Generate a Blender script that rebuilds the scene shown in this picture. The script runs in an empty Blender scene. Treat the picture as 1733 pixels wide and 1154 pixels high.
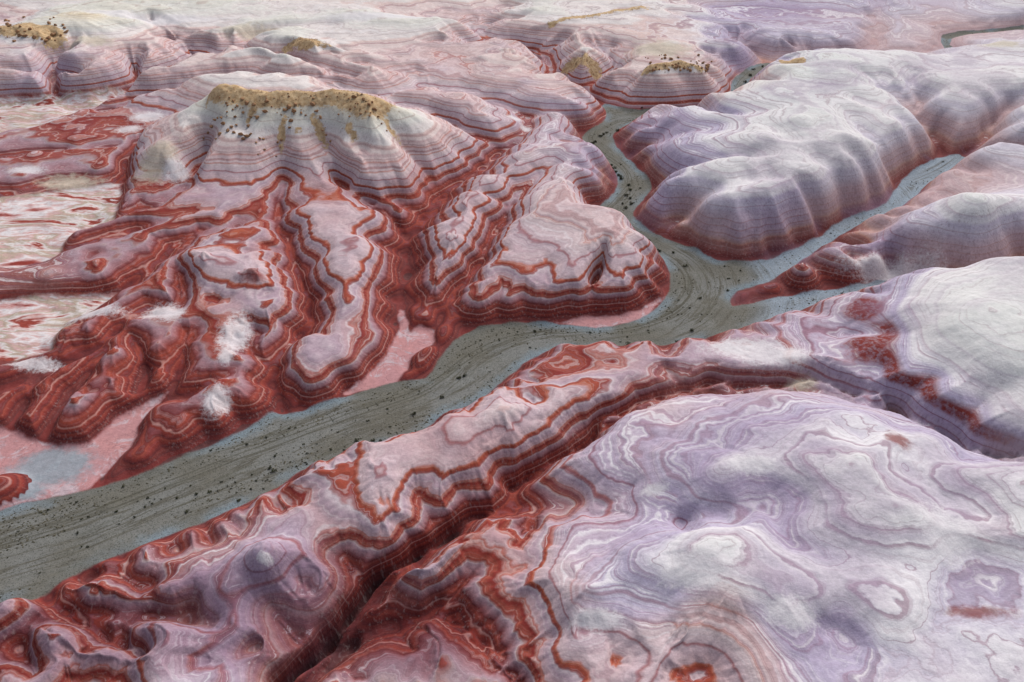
import bpy, math, random
import numpy as np

# ------------------------------------------------------------------ camera, sky, sun, exposure
scene = bpy.context.scene
CAM_H, PITCH, FPX = 120.0, math.radians(34.0), 1346.0      # drone height, tilt down, focal length in photo pixels
cam = bpy.data.cameras.new('camera')
cam.sensor_width = 36.0
cam.lens = 36.0 * FPX / 1733.0
cam.clip_start, cam.clip_end = 1.0, 60000.0
cam_o = bpy.data.objects.new('camera', cam)
cam_o.location = (0, 0, CAM_H)
cam_o.rotation_euler = (math.pi / 2 - PITCH, 0, 0)
scene.collection.objects.link(cam_o)
scene.camera = cam_o

SUN_ELEV, SUN_AZ = math.radians(42), math.radians(24)      # azimuth clockwise from +Y (away from the camera)
world = bpy.data.worlds.new('World'); scene.world = world; world.use_nodes = True
wn = world.node_tree.nodes; wl = world.node_tree.links
sky = wn.new('ShaderNodeTexSky'); sky.sky_type = 'NISHITA'; sky.sun_disc = False
sky.sun_elevation = SUN_ELEV; sky.sun_rotation = SUN_AZ
sky.air_density = 1.0; sky.dust_density = 3.0
veil = wn.new('ShaderNodeHueSaturation'); veil.inputs['Saturation'].default_value = 0.5     # thin overcast
wl.new(sky.outputs[0], veil.inputs['Color']); wl.new(veil.outputs[0], wn['Background'].inputs[0]); wn['Background'].inputs[1].default_value = 0.085
sun = bpy.data.lights.new('sun', 'SUN'); sun.energy = 1.8; sun.angle = math.radians(38); sun.color = (1.0, 0.95, 0.89)
sun_o = bpy.data.objects.new('sun', sun); scene.collection.objects.link(sun_o)
sun_o.rotation_euler = (math.pi / 2 - SUN_ELEV, 0, math.pi - SUN_AZ)
sun_o.location = (200, 300, 400)
vs = scene.view_settings
vs.view_transform = 'Standard'; vs.look = 'None'; vs.gamma = 1.0; vs.use_curve_mapping = False
vs.exposure = 0.6
scene.cycles.max_bounces = 2; scene.cycles.diffuse_bounces = 1
scene.cycles.use_denoising = True

rng = np.random.default_rng(7)
random.seed(7)

# ------------------------------------------------------------------ survey: points read in the photograph, set at their own height
CP, SP = math.cos(PITCH), math.sin(PITCH)
ZS, WS = 0.70, 0.66          # survey heights and gully reaches are scaled by these
def ground(px, py, z=0.0):
    z = z * ZS
    dx, du = (px - 866.5), (577.0 - py)
    vy, vz = CP * FPX + SP * du, -SP * FPX + CP * du
    t = (z - CAM_H) / vz
    return dx * t, vy * t

def poly(pts, z=None):
    return np.array([(*ground(p[0], p[1], p[2] if len(p) > 2 else z), (p[2] if len(p) > 2 else z) * ZS) for p in pts])

# the main wash, outline of its flat floor
WASH = [(-60,875),(0,866),(40,852),(150,830),(200,816),(260,795),(320,766),(380,745),(440,712),(462,697),(500,699),(560,677),(620,661),
 (665,648),(720,640),(742,610),(770,577),(810,555),(870,547),(940,547),(1010,555),(1060,547),(1100,530),(1128,502),(1134,462),(1112,430),
 (1082,402),(1050,386),(1012,371),(1006,356),(1030,336),(1046,310),(1036,285),(1010,262),(986,240),(990,226),(1020,208),(1026,192),(1016,178),
 (1034,178),(1062,187),(1100,188),(1160,187),(1218,178),(1237,164),(1236,150),(1246,130),(1280,110),(1300,104),(1316,113),(1282,126),(1264,145),(1256,165),
 (1226,184),(1150,197),(1090,205),(1052,216),(1036,232),(1050,255),(1085,290),(1104,315),(1086,340),(1070,362),(1090,385),(1130,406),
 (1180,422),(1215,442),(1300,440),(1380,405),(1430,371),(1500,345),(1530,301),(1590,266),(1640,266),(1572,311),(1532,347),(1455,382),(1400,412),
 (1340,452),(1292,480),(1246,492),(1238,516),(1300,506),(1400,491),(1500,476),(1530,478),(1440,501),(1350,527),(1280,549),(1200,571),
 (1160,581),(1090,586),(1020,586),(950,591),(900,606),(870,630),(835,660),(800,686),(750,701),(700,740),(640,751),(560,781),(500,801),
 (470,825),(400,860),(330,890),(270,911),(200,940),(140,965),(90,995),(60,1016),(0,1020),(-60,1030)]
WASH_MID = [(-120,985),(0,943),(150,897),(300,832),(450,775),(600,715),(740,665),(820,610),(900,578),(1000,570),(1080,560),(1150,530),(1180,490),
 (1165,450),(1120,418),(1060,385),(1040,360),(1060,335),(1075,310),(1060,280),(1030,255),(1010,232),(1040,205),(1090,196),(1160,191),(1225,180),(1247,160),(1250,140),(1285,115)]
FAR_WASH = [(1733,44),(1680,50),(1620,53),(1594,58),(1593,70),(1602,84),(1622,87),(1608,74),(1612,63),(1640,57),(1700,55),(1733,52)]
FLATS = [  # pink mud flats beside the wash
 [(575,664),(620,640),(655,600),(668,560),(676,520),(686,525),(690,562),(716,556),(742,560),(735,578),(715,590),(672,640),(668,652),(620,661)],
 [(-60,740),(0,728),(50,742),(100,755),(150,750),(205,706),(240,690),(288,668),(262,694),(236,725),(220,762),(165,812),(150,830),(40,852),(0,866),(-60,875)],
 [(1130,500),(1118,505),(1085,525),(1050,535),(1000,540),(940,545),(1010,556),(1060,548),(1100,531)]]

PALE = [  # dusty pale flats at the left, floor height
 (2.5,[(-60,335),(60,332),(150,318),(205,312),(200,345),(190,375),(120,400),(100,430),(40,450),(-60,455)]),
 (1.5,[(-60,520),(30,510),(100,505),(160,500),(200,492),(150,525),(100,545),(80,590),(20,605),(-60,610)]),
 (3.5,[(-60,232),(0,226),(100,202),(200,168),(240,150),(150,165),(60,172),(-60,180)])]
# gullies: half width of floor (m), reach W of their slopes (m), then (px, py, z)
V = [
 (0.5,22,[(770,100,16),(725,128,14),(735,147,12),(790,158,11),(860,182,9),(892,205,8),(880,232,7),(850,253,6),(830,275,5.5),(790,300,5),(760,322,4.5),(735,345,4),(715,370,3.5),(692,398,3),(688,440,2),(682,480,1.2),(676,520,.6),(672,560,.4)]),
 (0.4,15,[(472,300,10),(478,330,7),(472,380,5.5),(490,430,4.5),(515,490,3.5),(525,540,3),(500,572,2.5),(466,602,2),(460,650,1),(461,697,.2)]),
 (0.4,14,[(940,275,12),(895,312,9),(870,330,8),(845,380,6),(825,420,5),(808,455,4),(780,487,3),(752,515,2),(735,548,.8)]),
 (0.4,12,[(600,330,9),(572,310,9),(562,300,9)]),
 # left mass
 (0.5,15,[(440,345,8),(400,385,7),(350,392,6.5),(290,417,5),(250,458,4),(203,488,3),(150,518,2),(95,550,1.5),(20,600,1)]),
 (0.5,11,[(290,520,5.5),(250,524,4.5),(216,540,4),(170,575,3),(135,598,2.2),(78,622,1.5),(20,652,1),(-40,680,.6)]),
 (0.4,8,[(330,560,6),(318,585,4.5),(304,612,3.5),(294,640,2.2),(287,668,.6)]),
 (0.4,8,[(216,576,4),(232,612,2.8),(236,645,1.5),(236,672,.5)]),
 (0.4,8,[(170,600,3),(149,628,2.2),(120,664,1.4),(104,695,.9),(80,738,.3)]),
 (0.4,8,[(395,628,6),(360,648,4),(335,667,2.6),(290,682,1.4),(250,706,.5),(230,742,.3)]),
 (0.4,8,[(60,640,2),(40,690,1),(20,720,.5)]),
 (0.4,8,[(430,560,6),(420,590,5),(440,610,4),(462,625,2)]),
 (0.4,9,[(300,448,6),(320,500,6),(300,520,5)]),
 (0.4,9,[(480,470,6.5),(500,470,5),(512,485,4)]),
 (0.4,8,[(440,420,9),(470,425,6),(485,430,5)]),
 (0.5,11,[(360,350,9),(320,362,7),(270,380,6),(200,395,4),(130,420,2.5),(40,455,1.5)]),
 (0.6,12,[(350,245,14),(335,285,9),(300,325,6),(230,355,4),(185,372,3),(140,378,2.2),(60,420,1.5)]),
 (0.6,9,[(235,235,5),(215,270,4),(205,310,3),(190,345,2.5)]),
 (0.5,8,[(200,250,4),(100,262,3),(0,275,2)]),
 (0.5,8,[(190,300,4),(100,312,3),(0,330,2)]),
 (1.2,14,[(345,101,8),(300,120,7),(245,143,5),(150,185,3.5),(80,208,3),(0,224,2.5),(-60,235,2)]),
 (0.6,20,[(260,30,19),(277,44,17),(307,71,13),(345,101,8)]),
 (0.6,20,[(560,45,20),(473,51,17),(405,81,13),(351,101,8)]),
 (0.5,16,[(640,165,13),(560,140,14),(480,136,14),(400,132,12),(330,150,9),(245,170,5),(180,190,4)]),
 (0.5,14,[(640,166,13),(690,152,13),(735,147,12)]),
 (0.5,13,[(660,172,14),(735,194,11),(775,222,9),(830,243,7),(850,253,6)]),
 (0.5,14,[(610,105,18),(650,118,16),(690,118,15),(725,128,14)]),
 (0.4,14,[(410,75,17),(440,92,16),(490,100,15),(560,120,15),(600,135,14)]),
 (0.4,10,[(0,120,15),(60,128,12),(110,125,9),(140,150,5)]),
 (0.4,10,[(225,95,14),(230,120,8),(232,142,5)]),
 (0.4,10,[(120,85,18),(95,100,13),(90,130,7),(95,165,4)]),
 # canyons upstream of the junction
 (1.8,22,[(1020,180,.6),(986,154,1.5),(932,134,2.5),(934,112,3.5),(926,92,5),(880,75,7),(838,62,9),(800,45,11),(826,18,14),(840,0,16),(850,-20,18)]),
 (0.8,18,[(986,152,2),(1006,134,5),(1043,112,9),(1013,78,14),(1000,55,18)]),
 (0.6,15,[(840,62,9),(790,72,14),(720,70,18)]),
 (1.0,20,[(1308,108,.4),(1299,100,1),(1245,66,6),(1262,52,9),(1205,36,14),(1150,20,18)]),
 (1.5,18,[(1300,104,.4),(1370,98,1.2),(1457,90,2.5),(1486,60,4.5),(1488,35,7),(1484,12,10),(1480,-10,13)]),
 (0.6,16,[(1043,112,9),(1060,85,15),(1100,70,19)]),
 (0.8,16,[(1600,84,2),(1560,92,3),(1500,94,3),(1457,90,2.5)]),
 (0.5,14,[(1180,45,18),(1130,62,19),(1080,60,20)]),
 (0.5,14,[(1325,50,16),(1345,68,9),(1360,85,4),(1370,97,1.2)]),
 (0.5,14,[(1425,55,16),(1450,75,8),(1458,89,2.5)]),
 # the pale mesa
 (0.6,22,[(1480,128,20),(1498,152,17),(1520,170,14),(1540,187,11),(1566,214,7),(1588,238,3),(1596,262,.4)]),
 (0.5,18,[(1545,120,20),(1540,150,16),(1556,176,12),(1545,186,11)]),
 (0.6,20,[(1733,172,14),(1691,203,9),(1655,236,4),(1632,262,.4)]),
 (0.4,16,[(1733,262,9),(1690,262,6),(1650,262,2)]),
 (0.4,18,[(1290,255,22.5),(1250,262,20),(1215,272,17),(1165,287,12),(1135,302,7),(1108,324,.5)]),
 (0.4,18,[(1290,300,22),(1240,313,19.5),(1190,332,15),(1150,356,8),(1128,385,3),(1122,402,.5)]),
 (0.4,16,[(1230,215,21),(1180,222,17),(1103,236,11),(1080,248,6),(1060,262,.6)]),
 (0.4,12,[(1330,178,24.5),(1280,190,22),(1230,196,18),(1180,194,10),(1160,194,1)]),
 # right
 (0.8,24,[(1800,420,6),(1733,440,5),(1692,462,4),(1600,470,2.5),(1520,478,.8)]),
 (0.4,10,[(1560,400,16),(1500,420,11),(1440,440,5)]),
 # the deep foreground gully
 (0.3,13,[(480,1200,-1),(540,1130,.5),(600,1052,1.5),(640,1003,2.2),(700,955,3),(760,908,3.6),(800,882,4),(856,862,4.2),(868,832,4.4)]),
 (0.3,2.6,[(480,1200,-6),(540,1130,-4.5),(600,1052,-3.5),(640,1003,-2.8),(700,955,-2),(760,908,-.8),(800,882,.6),(856,862,3),(868,832,4.2)]),
 (0.3,2.6,[(868,832,1),(940,788,1.5),(1000,750,1.5),(1012,728,1.8),(1060,700,1.8),(1100,684,1.8),(1200,660,2),(1305,662,2.5),(1365,655,3),(1440,682,3.5),(1500,694,4),(1535,718,4.5),(1600,746,5.5),(1640,766,6.5),(1733,784,8),(1800,794,10)]),
 (0.2,2.0,[(850,253,4),(830,275,3.5),(790,300,3),(760,322,2.5),(735,345,2),(715,370,1.5),(692,398,1),(688,440,.6)]),(0.2,2.0,[(478,330,5),(472,380,3.5),(490,430,2.5),(515,490,1.6),(525,540,1.2),(500,572,.8)]),(0.2,2.0,[(870,330,6),(845,380,4.2),(825,420,3.2),(808,455,2.2),(780,487,1.2),(752,515,.6)]),
 (0.2,2.0,[(1020,436,8),(1010,470,3),(1000,500,1)]),(0.25,2.2,[(1498,152,14),(1540,187,8),(1566,214,4),(1588,238,1)]),(0.25,2.2,[(1733,172,11),(1691,203,6),(1655,236,1.5)]),
 (0.2,2.0,[(350,392,4.5),(290,417,3.2),(250,458,2.4),(203,488,1.6),(150,518,1)]),
 (0.4,10.5,[(868,832,3.6),(940,788,5),(1000,750,5),(1012,728,5.2),(1060,700,5.5)]),
 (0.5,13,[(1060,700,5.5),(1100,684,5.5),(1200,660,5.5),(1305,662,6),(1365,655,6.5),(1440,682,7),(1500,694,7.5),(1535,718,8),(1600,746,9),(1640,766,10),(1733,784,12),(1800,794,14)]),
 (0.6,9,[(585,310,12),(620,345,6.5),(660,372,5),(692,398,3)]),
 (0.4,8,[(300,985,5),(225,985,3),(190,965,1.5),(140,968,.4)]),
 (0.4,8,[(350,1050,6),(280,1035,4),(215,1040,2.5),(150,1040,1.5),(90,1030,.6),(62,1018,.3)]),
 (0.4,8,[(230,1110,4),(160,1075,2),(120,1050,1.2)]),
 (0.4,7,[(60,1150,2),(30,1090,1.2),(60,1055,.8)]),
 # right foreground
 (0.5,20,[(862,860,3),(900,866,4.5),(960,858,7),(1006,854,11),(1100,863,15),(1180,862,17.5),(1250,848,20),(1305,866,21.5),(1332,914,22),(1440,946,23),(1540,964,22)]),
 (0.5,16,[(575,1100,-.5),(630,1066,1),(690,1046,3),(745,1050,5),(790,1084,7),(840,1130,9),(880,1180,10)]),
 (0.4,12,[(700,1050,3.2),(760,1015,6),(790,985,8)]),
 (0.4,10,[(880,845,6),(905,825,9),(930,812,11)]),
 (0.4,9,[(905,866,4.6),(895,890,6.5),(880,905,8.5)]),
]
# grooves and scallops cut a given depth into whatever slope they run down: depth at the foot (m), reach (m), points with their height
GROOVES = [
 (7.5,11,[(530,175,38),(542,205,32),(556,245,21),(573,292,11)]),(7,10.5,[(478,180,37),(470,220,28),(472,260,17),(474,300,11)]),(4.5,9,[(430,180,35),(415,215,26),(400,250,16)]),
 (7,11,[(630,180,35),(655,215,27),(690,260,17),(740,315,8)]),(5,9.5,[(585,200,34),(600,240,24),(625,290,13)]),(3,10,[(370,160,35),(350,195,26),(345,240,15)]),(1.5,7,[(500,190,36),(505,210,31)]),
 (4,9,[(757,800,11),(775,828,7.5),(800,874,2.6)]),(4,9,[(685,806,11),(700,836,7),(735,912,2)]),(4,9,[(832,762,11),(850,790,8),(866,830,3.8)]),(5,9,[(430,962,12),(440,985,9),(473,1055,4),(520,1122,0)]),
 (4.5,9,[(555,895,9),(585,950,5),(630,1006,.6)]),(2.4,8,[(955,700,10),(985,722,8),(1006,736,6.5)]),(2,8,[(1065,640,10),(1085,662,9)]),(2.2,7,[(610,800,9),(590,792,5),(570,781,1)]),(2.2,7,[(505,890,7),(482,862,3),(470,828,.5)]),
 (2,6,[(410,930,6),(395,900,4),(380,872,.5)]),(2,6,[(800,715,10),(790,705,5),(775,697,.5)]),(2.4,7,[(930,655,9),(890,650,4),(850,653,.5)]),(1.5,6,[(905,690,11),(900,672,7)]),(2.4,8,[(1130,610,9),(1145,640,9)]),(2.2,7,[(1190,615,9.5),(1200,645,9)]),(2.2,7,[(1245,620,10),(1255,650,9)]),
 (1.8,10,[(370,1150,7),(350,1110,9),(345,1080,10)]),(1.5,12,[(1240,1105,20),(1190,1135,18),(1140,1180,14)]),(6,15,[(1408,170,25),(1425,180,24),(1447,200,22),(1462,226,19),(1500,268,12),(1535,292,1)]),
 (6.5,15,[(1375,235,26),(1393,262,24),(1412,296,18),(1422,335,8),(1426,370,1)]),(5.5,13,[(1250,325,23),(1262,352,19),(1270,385,10),(1272,438,1)]),(3.5,11,[(1330,310,23),(1345,350,16),(1352,400,4)]),(3.5,10,[(1205,345,21),(1215,385,12),(1222,430,1)]),
 (2.5,14,[(1733,905,22),(1640,860,23),(1560,800,24),(1520,770,23)]),(2.2,13,[(1250,848,20),(1330,838,22),(1400,830,24)]),(4,9,[(1020,420,16),(1014,450,11),(1008,475,6),(1000,505,2.5),(990,538,.6)]),(2.2,7,[(930,430,13),(920,480,6),(912,540,1)]),
 (2,10,[(1130,960,23),(1060,1000,21),(960,1040,17),(900,1080,14)]),(1.6,9,[(1310,960,25),(1400,1040,24),(1500,1100,23)]),(2,8,[(1010,310,17),(1025,320,10),(1040,318,2)]),
 (3,9,[(1560,560,20),(1490,558,15),(1400,558,11)]),(3,9,[(1630,605,22),(1560,640,18),(1500,690,13)]),(3,9,[(1710,640,21),(1650,690,18),(1610,745,14)]),(2.5,8,[(1520,590,18),(1470,640,14)]),(2.5,9,[(1733,700,19),(1700,760,16)]),
 (3,12,[(1290,190,26),(1330,225,26),(1375,240,25)]),(3,12,[(1240,230,24),(1290,275,24),(1330,310,23)]),(2.5,10,[(1440,150,26),(1480,180,24)]),(4,12,[(1600,150,23),(1640,190,20),(1660,235,8)]),(3,10,[(1600,370,22),(1570,405,16)]),(3,10,[(1690,350,24),(1720,400,18)]),(3,12,[(1580,300,12),(1650,320,22)]),
 (3,7,[(300,940,7),(285,915,3)]),(3,7,[(350,1000,9),(300,1030,5)]),(3,8,[(400,1060,10),(440,1110,5)]),(3,7,[(230,1060,7),(200,1080,4)]),(3,7,[(260,1000,6),(225,985,3)]),(3,7,[(360,930,7),(340,900,3)]),(3.5,8,[(480,960,9),(530,1020,4)]),(2.5,7,[(150,985,4.5),(130,970,1)]),
 (2,8,[(640,480,9),(665,490,4)]),(2,7,[(640,420,11),(670,440,5)]),(1.8,6,[(560,420,10),(530,440,7)]),(1.8,6,[(575,480,9),(545,500,6)]),(1.5,6,[(560,570,8),(530,560,5)]),(2,7,[(740,400,11),(705,430,4)]),(2,7,[(800,420,11),(820,440,6)]),
 (2.5,8,[(230,370,8),(220,392,5)]),(2.2,8,[(330,400,9),(310,412,6)]),(2,8,[(230,430,8),(235,455,5)]),(2,8,[(160,420,7),(150,445,4)]),(2.2,7,[(400,430,11),(450,430,8)]),(2.2,7,[(430,500,10),(480,510,5)]),(2,7,[(380,500,9),(350,530,6)]),(2,6,[(430,540,9),(440,565,6)]),
 (2,6,[(330,700,7),(335,740,3),(345,762,.6)]),(2,6,[(400,690,7),(410,725,1)]),(1.6,6,[(280,740,5),(290,775,1)]),(1.8,6,[(440,650,7),(455,670,2)]),(2,6,[(210,620,6),(205,650,3)]),(2,6,[(270,590,7),(268,630,4)]),(1.6,6,[(130,670,6),(150,700,2)]),
]
E_SPOTS = [(30,300,7),(30,420,6),(60,475,6.5),(20,495,5),(150,260,8.5),(60,262,8),(120,290,7),(40,250,6.5),(220,220,7),(300,250,11),(20,570,2.5),
 (250,360,9),(350,330,11.5),(390,360,12),(300,400,10),(150,410,7.5),(60,460,5.5),(200,440,8),(345,430,15.5),(420,470,14),(400,520,10),(470,520,10),(270,520,8.5),(310,480,10),
 (100,560,6),(180,620,7),(130,690,7),(60,660,6),(250,610,8),(320,640,7),(390,560,9),(380,600,8.5),(365,670,8.5),(330,720,7),(240,770,4.5),(190,800,3),(420,640,9),
 (500,310,13.5),(560,340,13.5),(600,390,13.3),(600,440,12.5),(590,490,11),(580,540,9),(540,600,8.6),(510,630,8.2),(640,580,7),
 (840,300,15.5),(800,360,14.5),(775,405,14),(750,450,12),(720,500,9),(700,540,6),
 (990,250,19),(960,330,17),(980,360,18),(1030,390,18),(950,400,15),(880,440,13),(830,480,10),(1070,430,14),(1010,420,16),(1050,480,11),(920,250,16),(870,300,14),
 (715,600,5),(690,620,4.5),(760,560,3),(700,270,17),(780,290,12),(640,330,12),(760,240,15),(820,280,10),
 (780,170,20),(850,190,18),(700,160,18),(930,180,20),(1000,190,17),(960,210,17),
 (1120,230,18),(1200,210,22),(1250,190,24),(1350,210,27),(1400,240,27),(1300,260,26),(1200,290,23),(1180,320,22),(1250,340,23.5),(1300,310,25),(1370,300,26),(1320,280,24),(1450,280,26),(1500,240,27),(1540,240,25),(1350,160,27),(1450,120,26),(1280,370,21),(1210,350,21),(1100,350,18),(1090,260,17),
 (1600,190,24),(1650,170,24),(1700,230,22),(1600,140,24),(1720,130,24),
 (1640,340,27),(1560,335,10),(1450,398,7),(1640,292,13),(1570,370,20),(1690,380,25),(1480,410,18),(1400,450,11),(1300,490,7),(1600,420,20),
 (1650,520,27),(1690,560,27),(1600,500,24),(1560,520,21),(1733,580,26),(1800,600,25),
 (1480,520,15),(1400,540,11),(1320,560,10),(1250,580,8.5),(1500,580,16),(1560,620,19),(1620,650,20),(1700,680,20),(1400,610,12),(1450,640,13),(1550,700,16),(1650,730,17),
 (1180,600,9.5),(1280,610,11),(1100,600,9.5),(1020,600,9),(960,620,8),(1010,640,11.5),(950,670,12.5),(850,705,14.5),(780,740,14),(720,770,12.5),(640,820,13),(580,850,11),(520,880,9),(450,940,15),(420,900,8),(350,910,7),(300,940,6),(340,1000,9),(400,1010,11),(480,1010,10),(270,1090,11.5),(330,1080,11),(200,1000,6),(120,1000,5),(80,1090,6),(20,1040,5),(150,1120,7),(430,1100,9),
 (1150,685,16),(1300,690,19),(1450,715,21),(1550,748,22),(1480,668,15),(1560,713,17),(1650,745,18),(1250,638,11.5),(1100,720,17),(1200,720,20),(1300,720,22),(1400,740,24),(1500,760,25),(1150,780,20),(1250,800,24),(1050,810,17),(980,805,15),(930,825,11),(1350,820,25),(1450,800,26),(1550,820,26),(1650,830,25),(1733,850,26),
 (1000,900,16),(900,920,13),(950,960,18),(1000,1000,22),(1100,950,23),(1200,930,25.5),(1250,1000,25.5),(1350,1000,25),(1500,1000,25),(1650,1000,22),(1100,1050,20),(900,1050,14),(1000,1090,16),(1250,1060,22),(1400,1100,22),(1600,1120,23),(1180,1155,19.5),(1180,1060,22.5),(1300,1095,22),(700,980,13),(740,925,12.5),(800,905,12),(850,900,12),(680,1090,8),(760,1120,10),
 (100,60,27),(60,50,26),(200,90,22),(300,60,22),(300,90,20),(430,110,24),(500,70,27),(600,100,22),(700,100,20),(680,40,24),(860,90,20),(900,30,18),(1000,30,19),(1100,20,18),(1100,55,19),(1200,70,18),(1250,30,17),(1370,50,16),(1450,40,16),(1540,70,10),(1650,30,12),(1700,80,19),(1600,100,20),(1500,105,21),(400,20,20),(200,10,20),(0,10,22),(700,0,20),(1400,0,16)]
# small domes and knobs: px, py, height of their foot, radius (m), rise (m)
BUMPS = [(130,690,5,7,3.5),(60,655,4,6,2.5),(100,640,4,5,2),(255,600,6,5,2),(180,612,5,6,2.5),(150,560,5,6,2.5),(90,565,4,6,2.5),(205,655,4,5,2),(300,580,6,5,1.5),(270,640,5,5,2),(212,690,1,2.5,1.4),(330,590,6,3,1.2),
 (345,432,14,5,2),(425,470,12,5,2.2),(8,825,1,7,4),(450,945,13,5,2.5),(775,408,13,6,1.8),(850,705,13,9,1.5),(95,1090,4,8,4),(20,1045,3,8,4),(210,1015,4,7,2.5),(290,985,6,7,2.5),(150,1010,4,6,2.5),(60,1140,4,8,3),(170,1110,5,8,3),(270,1088,10,10,1),(700,985,10,6,2),(360,655,7,7,1.2),(715,600,3,6,1.5),
 (1360,205,26,9,2),(1430,235,26,8,2),(1290,240,25,9,2),(1330,290,24,9,1.6),(1230,300,23,9,1.8),(1640,345,25,12,2.5),(990,1030,20,12.0,1.25),(1250,960,24,14.4,1.1),(1120,830,18,9.6,1.1),(1180,790,20,10.8,1.0),(1400,800,24,14.4,1.1),(1300,740,22,12.0,0.9),(1500,900,24,14.4,1.0),(1550,690,15,8,2),(1480,660,13,8,2),(1330,1010,24,10.8,1.0),(1180,930,24,10.8,1.0),
 (1400,620,11,7,1.5),(250,330,8,6,1.5),(60,270,5,7,2),(130,250,6,7,2),(170,290,5,6,2),(40,310,4,6,1.5),(90,470,5,6,1.5),(160,455,6,6,2),(230,450,7,6,1.5),(640,820,11,8,1.2),(390,560,8,6,1),(470,520,9,7,1.2),(620,400,12,4,1),(270,290,7,8,3)]
# buttes and capped mesas: crest line, crest height, flat half width, side slope, rubble cap (m below crest)
CRESTS = [
 ([(375,143),(430,150),(520,150),(590,152),(632,163)],41,4.5,0.66,4.6),
 ([(1095,104),(1150,98),(1195,104)],26,3,0.62,2.6),
 ([(862,73),(872,72)],23,2,0.6,1.2),
 ([(968,85),(1000,90)],21,2,0.6,1.6),
 ([(-40,42),(20,44),(80,52)],31,5,0.5,3),
 ([(490,64),(560,68)],27,2,0.5,1.5),
 ([(930,30),(990,22),(1090,8)],24,3,0.4,2),
 ([(800,88),(830,92)],21,2,0.5,1),
 ([(1325,104),(1350,108)],17,2,0.5,1.2),
]

# ------------------------------------------------------------------ numeric helpers
def hash2(ix, iy, s):
    ix = ix.astype(np.int64).astype(np.uint64); iy = iy.astype(np.int64).astype(np.uint64)
    h = (ix * np.uint64(73856093)) ^ (iy * np.uint64(19349663)) ^ np.uint64(s * 83492791)
    h = (h ^ (h >> np.uint64(13))) * np.uint64(1274126177); h &= np.uint64(0xffffffff)
    h = (h ^ (h >> np.uint64(16))) * np.uint64(2246822519); h &= np.uint64(0xffffffff)
    return ((h ^ (h >> np.uint64(15))) & np.uint64(0xffffff)).astype(np.float32) / np.float32(0xffffff)
def vnoise(x, y, s):
    ix, iy = np.floor(x), np.floor(y); fx, fy = x - ix, y - iy
    fx = fx * fx * fx * (fx * (fx * 6 - 15) + 10); fy = fy * fy * fy * (fy * (fy * 6 - 15) + 10)
    a, b, c, d = hash2(ix, iy, s), hash2(ix + 1, iy, s), hash2(ix, iy + 1, s), hash2(ix + 1, iy + 1, s)
    return ((a * (1 - fx) + b * fx) * (1 - fy) + (c * (1 - fx) + d * fx) * fy) * 2 - 1
def fbm(x, y, lam, s, octs=3, gain=0.5):
    r = 0; a = 1.0
    for i in range(octs):
        c, sn = math.cos(0.7 * i + .3), math.sin(0.7 * i + .3)
        r = r + a * vnoise((x * c - y * sn) / lam + 17.3 * i, (x * sn + y * c) / lam - 9.1 * i, s + i); lam /= 2.03; a *= gain
    return r
def smooth(a, lo, hi):
    t = np.clip((a - lo) / (hi - lo), 0, 1); return t * t * (3 - 2 * t)
def seg_dist(X, Y, P):
    """distance to an open polyline P (n,3), the height of its nearest point and the run along it"""
    best = np.full(X.shape, 1e9); bz = np.zeros(X.shape); bs = np.zeros(X.shape); sg = np.zeros(X.shape); run = 0
    for a, b in zip(P[:-1], P[1:]):
        ex, ey = b[0] - a[0], b[1] - a[1]; L2 = ex * ex + ey * ey + 1e-9
        t = np.clip(((X - a[0]) * ex + (Y - a[1]) * ey) / L2, 0, 1)
        qx, qy = X - (a[0] + t * ex), Y - (a[1] + t * ey)
        d = qx * qx + qy * qy
        m = d < best
        best = np.where(m, d, best); bz = np.where(m, a[2] + t * (b[2] - a[2]), bz)
        bs = np.where(m, run + t * math.sqrt(L2), bs); sg = np.where(m, np.sign(ex * qy - ey * qx), sg)
        run += math.sqrt(L2)
    return np.sqrt(best), bz, bs, sg
def refine(P, n=2):
    """Catmull-Rom subdivision of an open polyline"""
    P = np.array(P); out = []
    Q = np.vstack([2 * P[0] - P[1], P, 2 * P[-1] - P[-2]])
    for i in range(1, len(Q) - 2):
        for k in range(n):
            t = k / n
            out.append(0.5 * (2 * Q[i] + (Q[i+1] - Q[i-1]) * t + (2*Q[i-1] - 5*Q[i] + 4*Q[i+1] - Q[i+2]) * t*t + (3*Q[i] - Q[i-1] - 3*Q[i+1] + Q[i+2]) * t**3))
    out.append(Q[-2])
    return np.array(out)
def inside(X, Y, P):
    r = np.zeros(X.shape, bool); n = len(P)
    for i in range(n):
        x1, y1 = P[i][:2]; x2, y2 = P[(i + 1) % n][:2]
        if y1 == y2: continue
        c = ((y1 > Y) != (y2 > Y)) & (X < (x2 - x1) * (Y - y1) / (y2 - y1) + x1)
        r ^= c
    return r
def signed_poly(X, Y, P):
    Pc = np.vstack([P, P[:1]])
    d = seg_dist(X, Y, Pc)[0]
    return np.where(inside(X, Y, P), -d, d)
def blur(a, n=1):
    for _ in range(n):
        p = np.pad(a, 1, mode='edge')
        a = (p[1:-1, :-2] + 2 * p[1:-1, 1:-1] + p[1:-1, 2:]) / 4
        p = np.pad(a, 1, mode='edge')
        a = (p[:-2, 1:-1] + 2 * p[1:-1, 1:-1] + p[2:, 1:-1]) / 4
    return a
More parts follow.
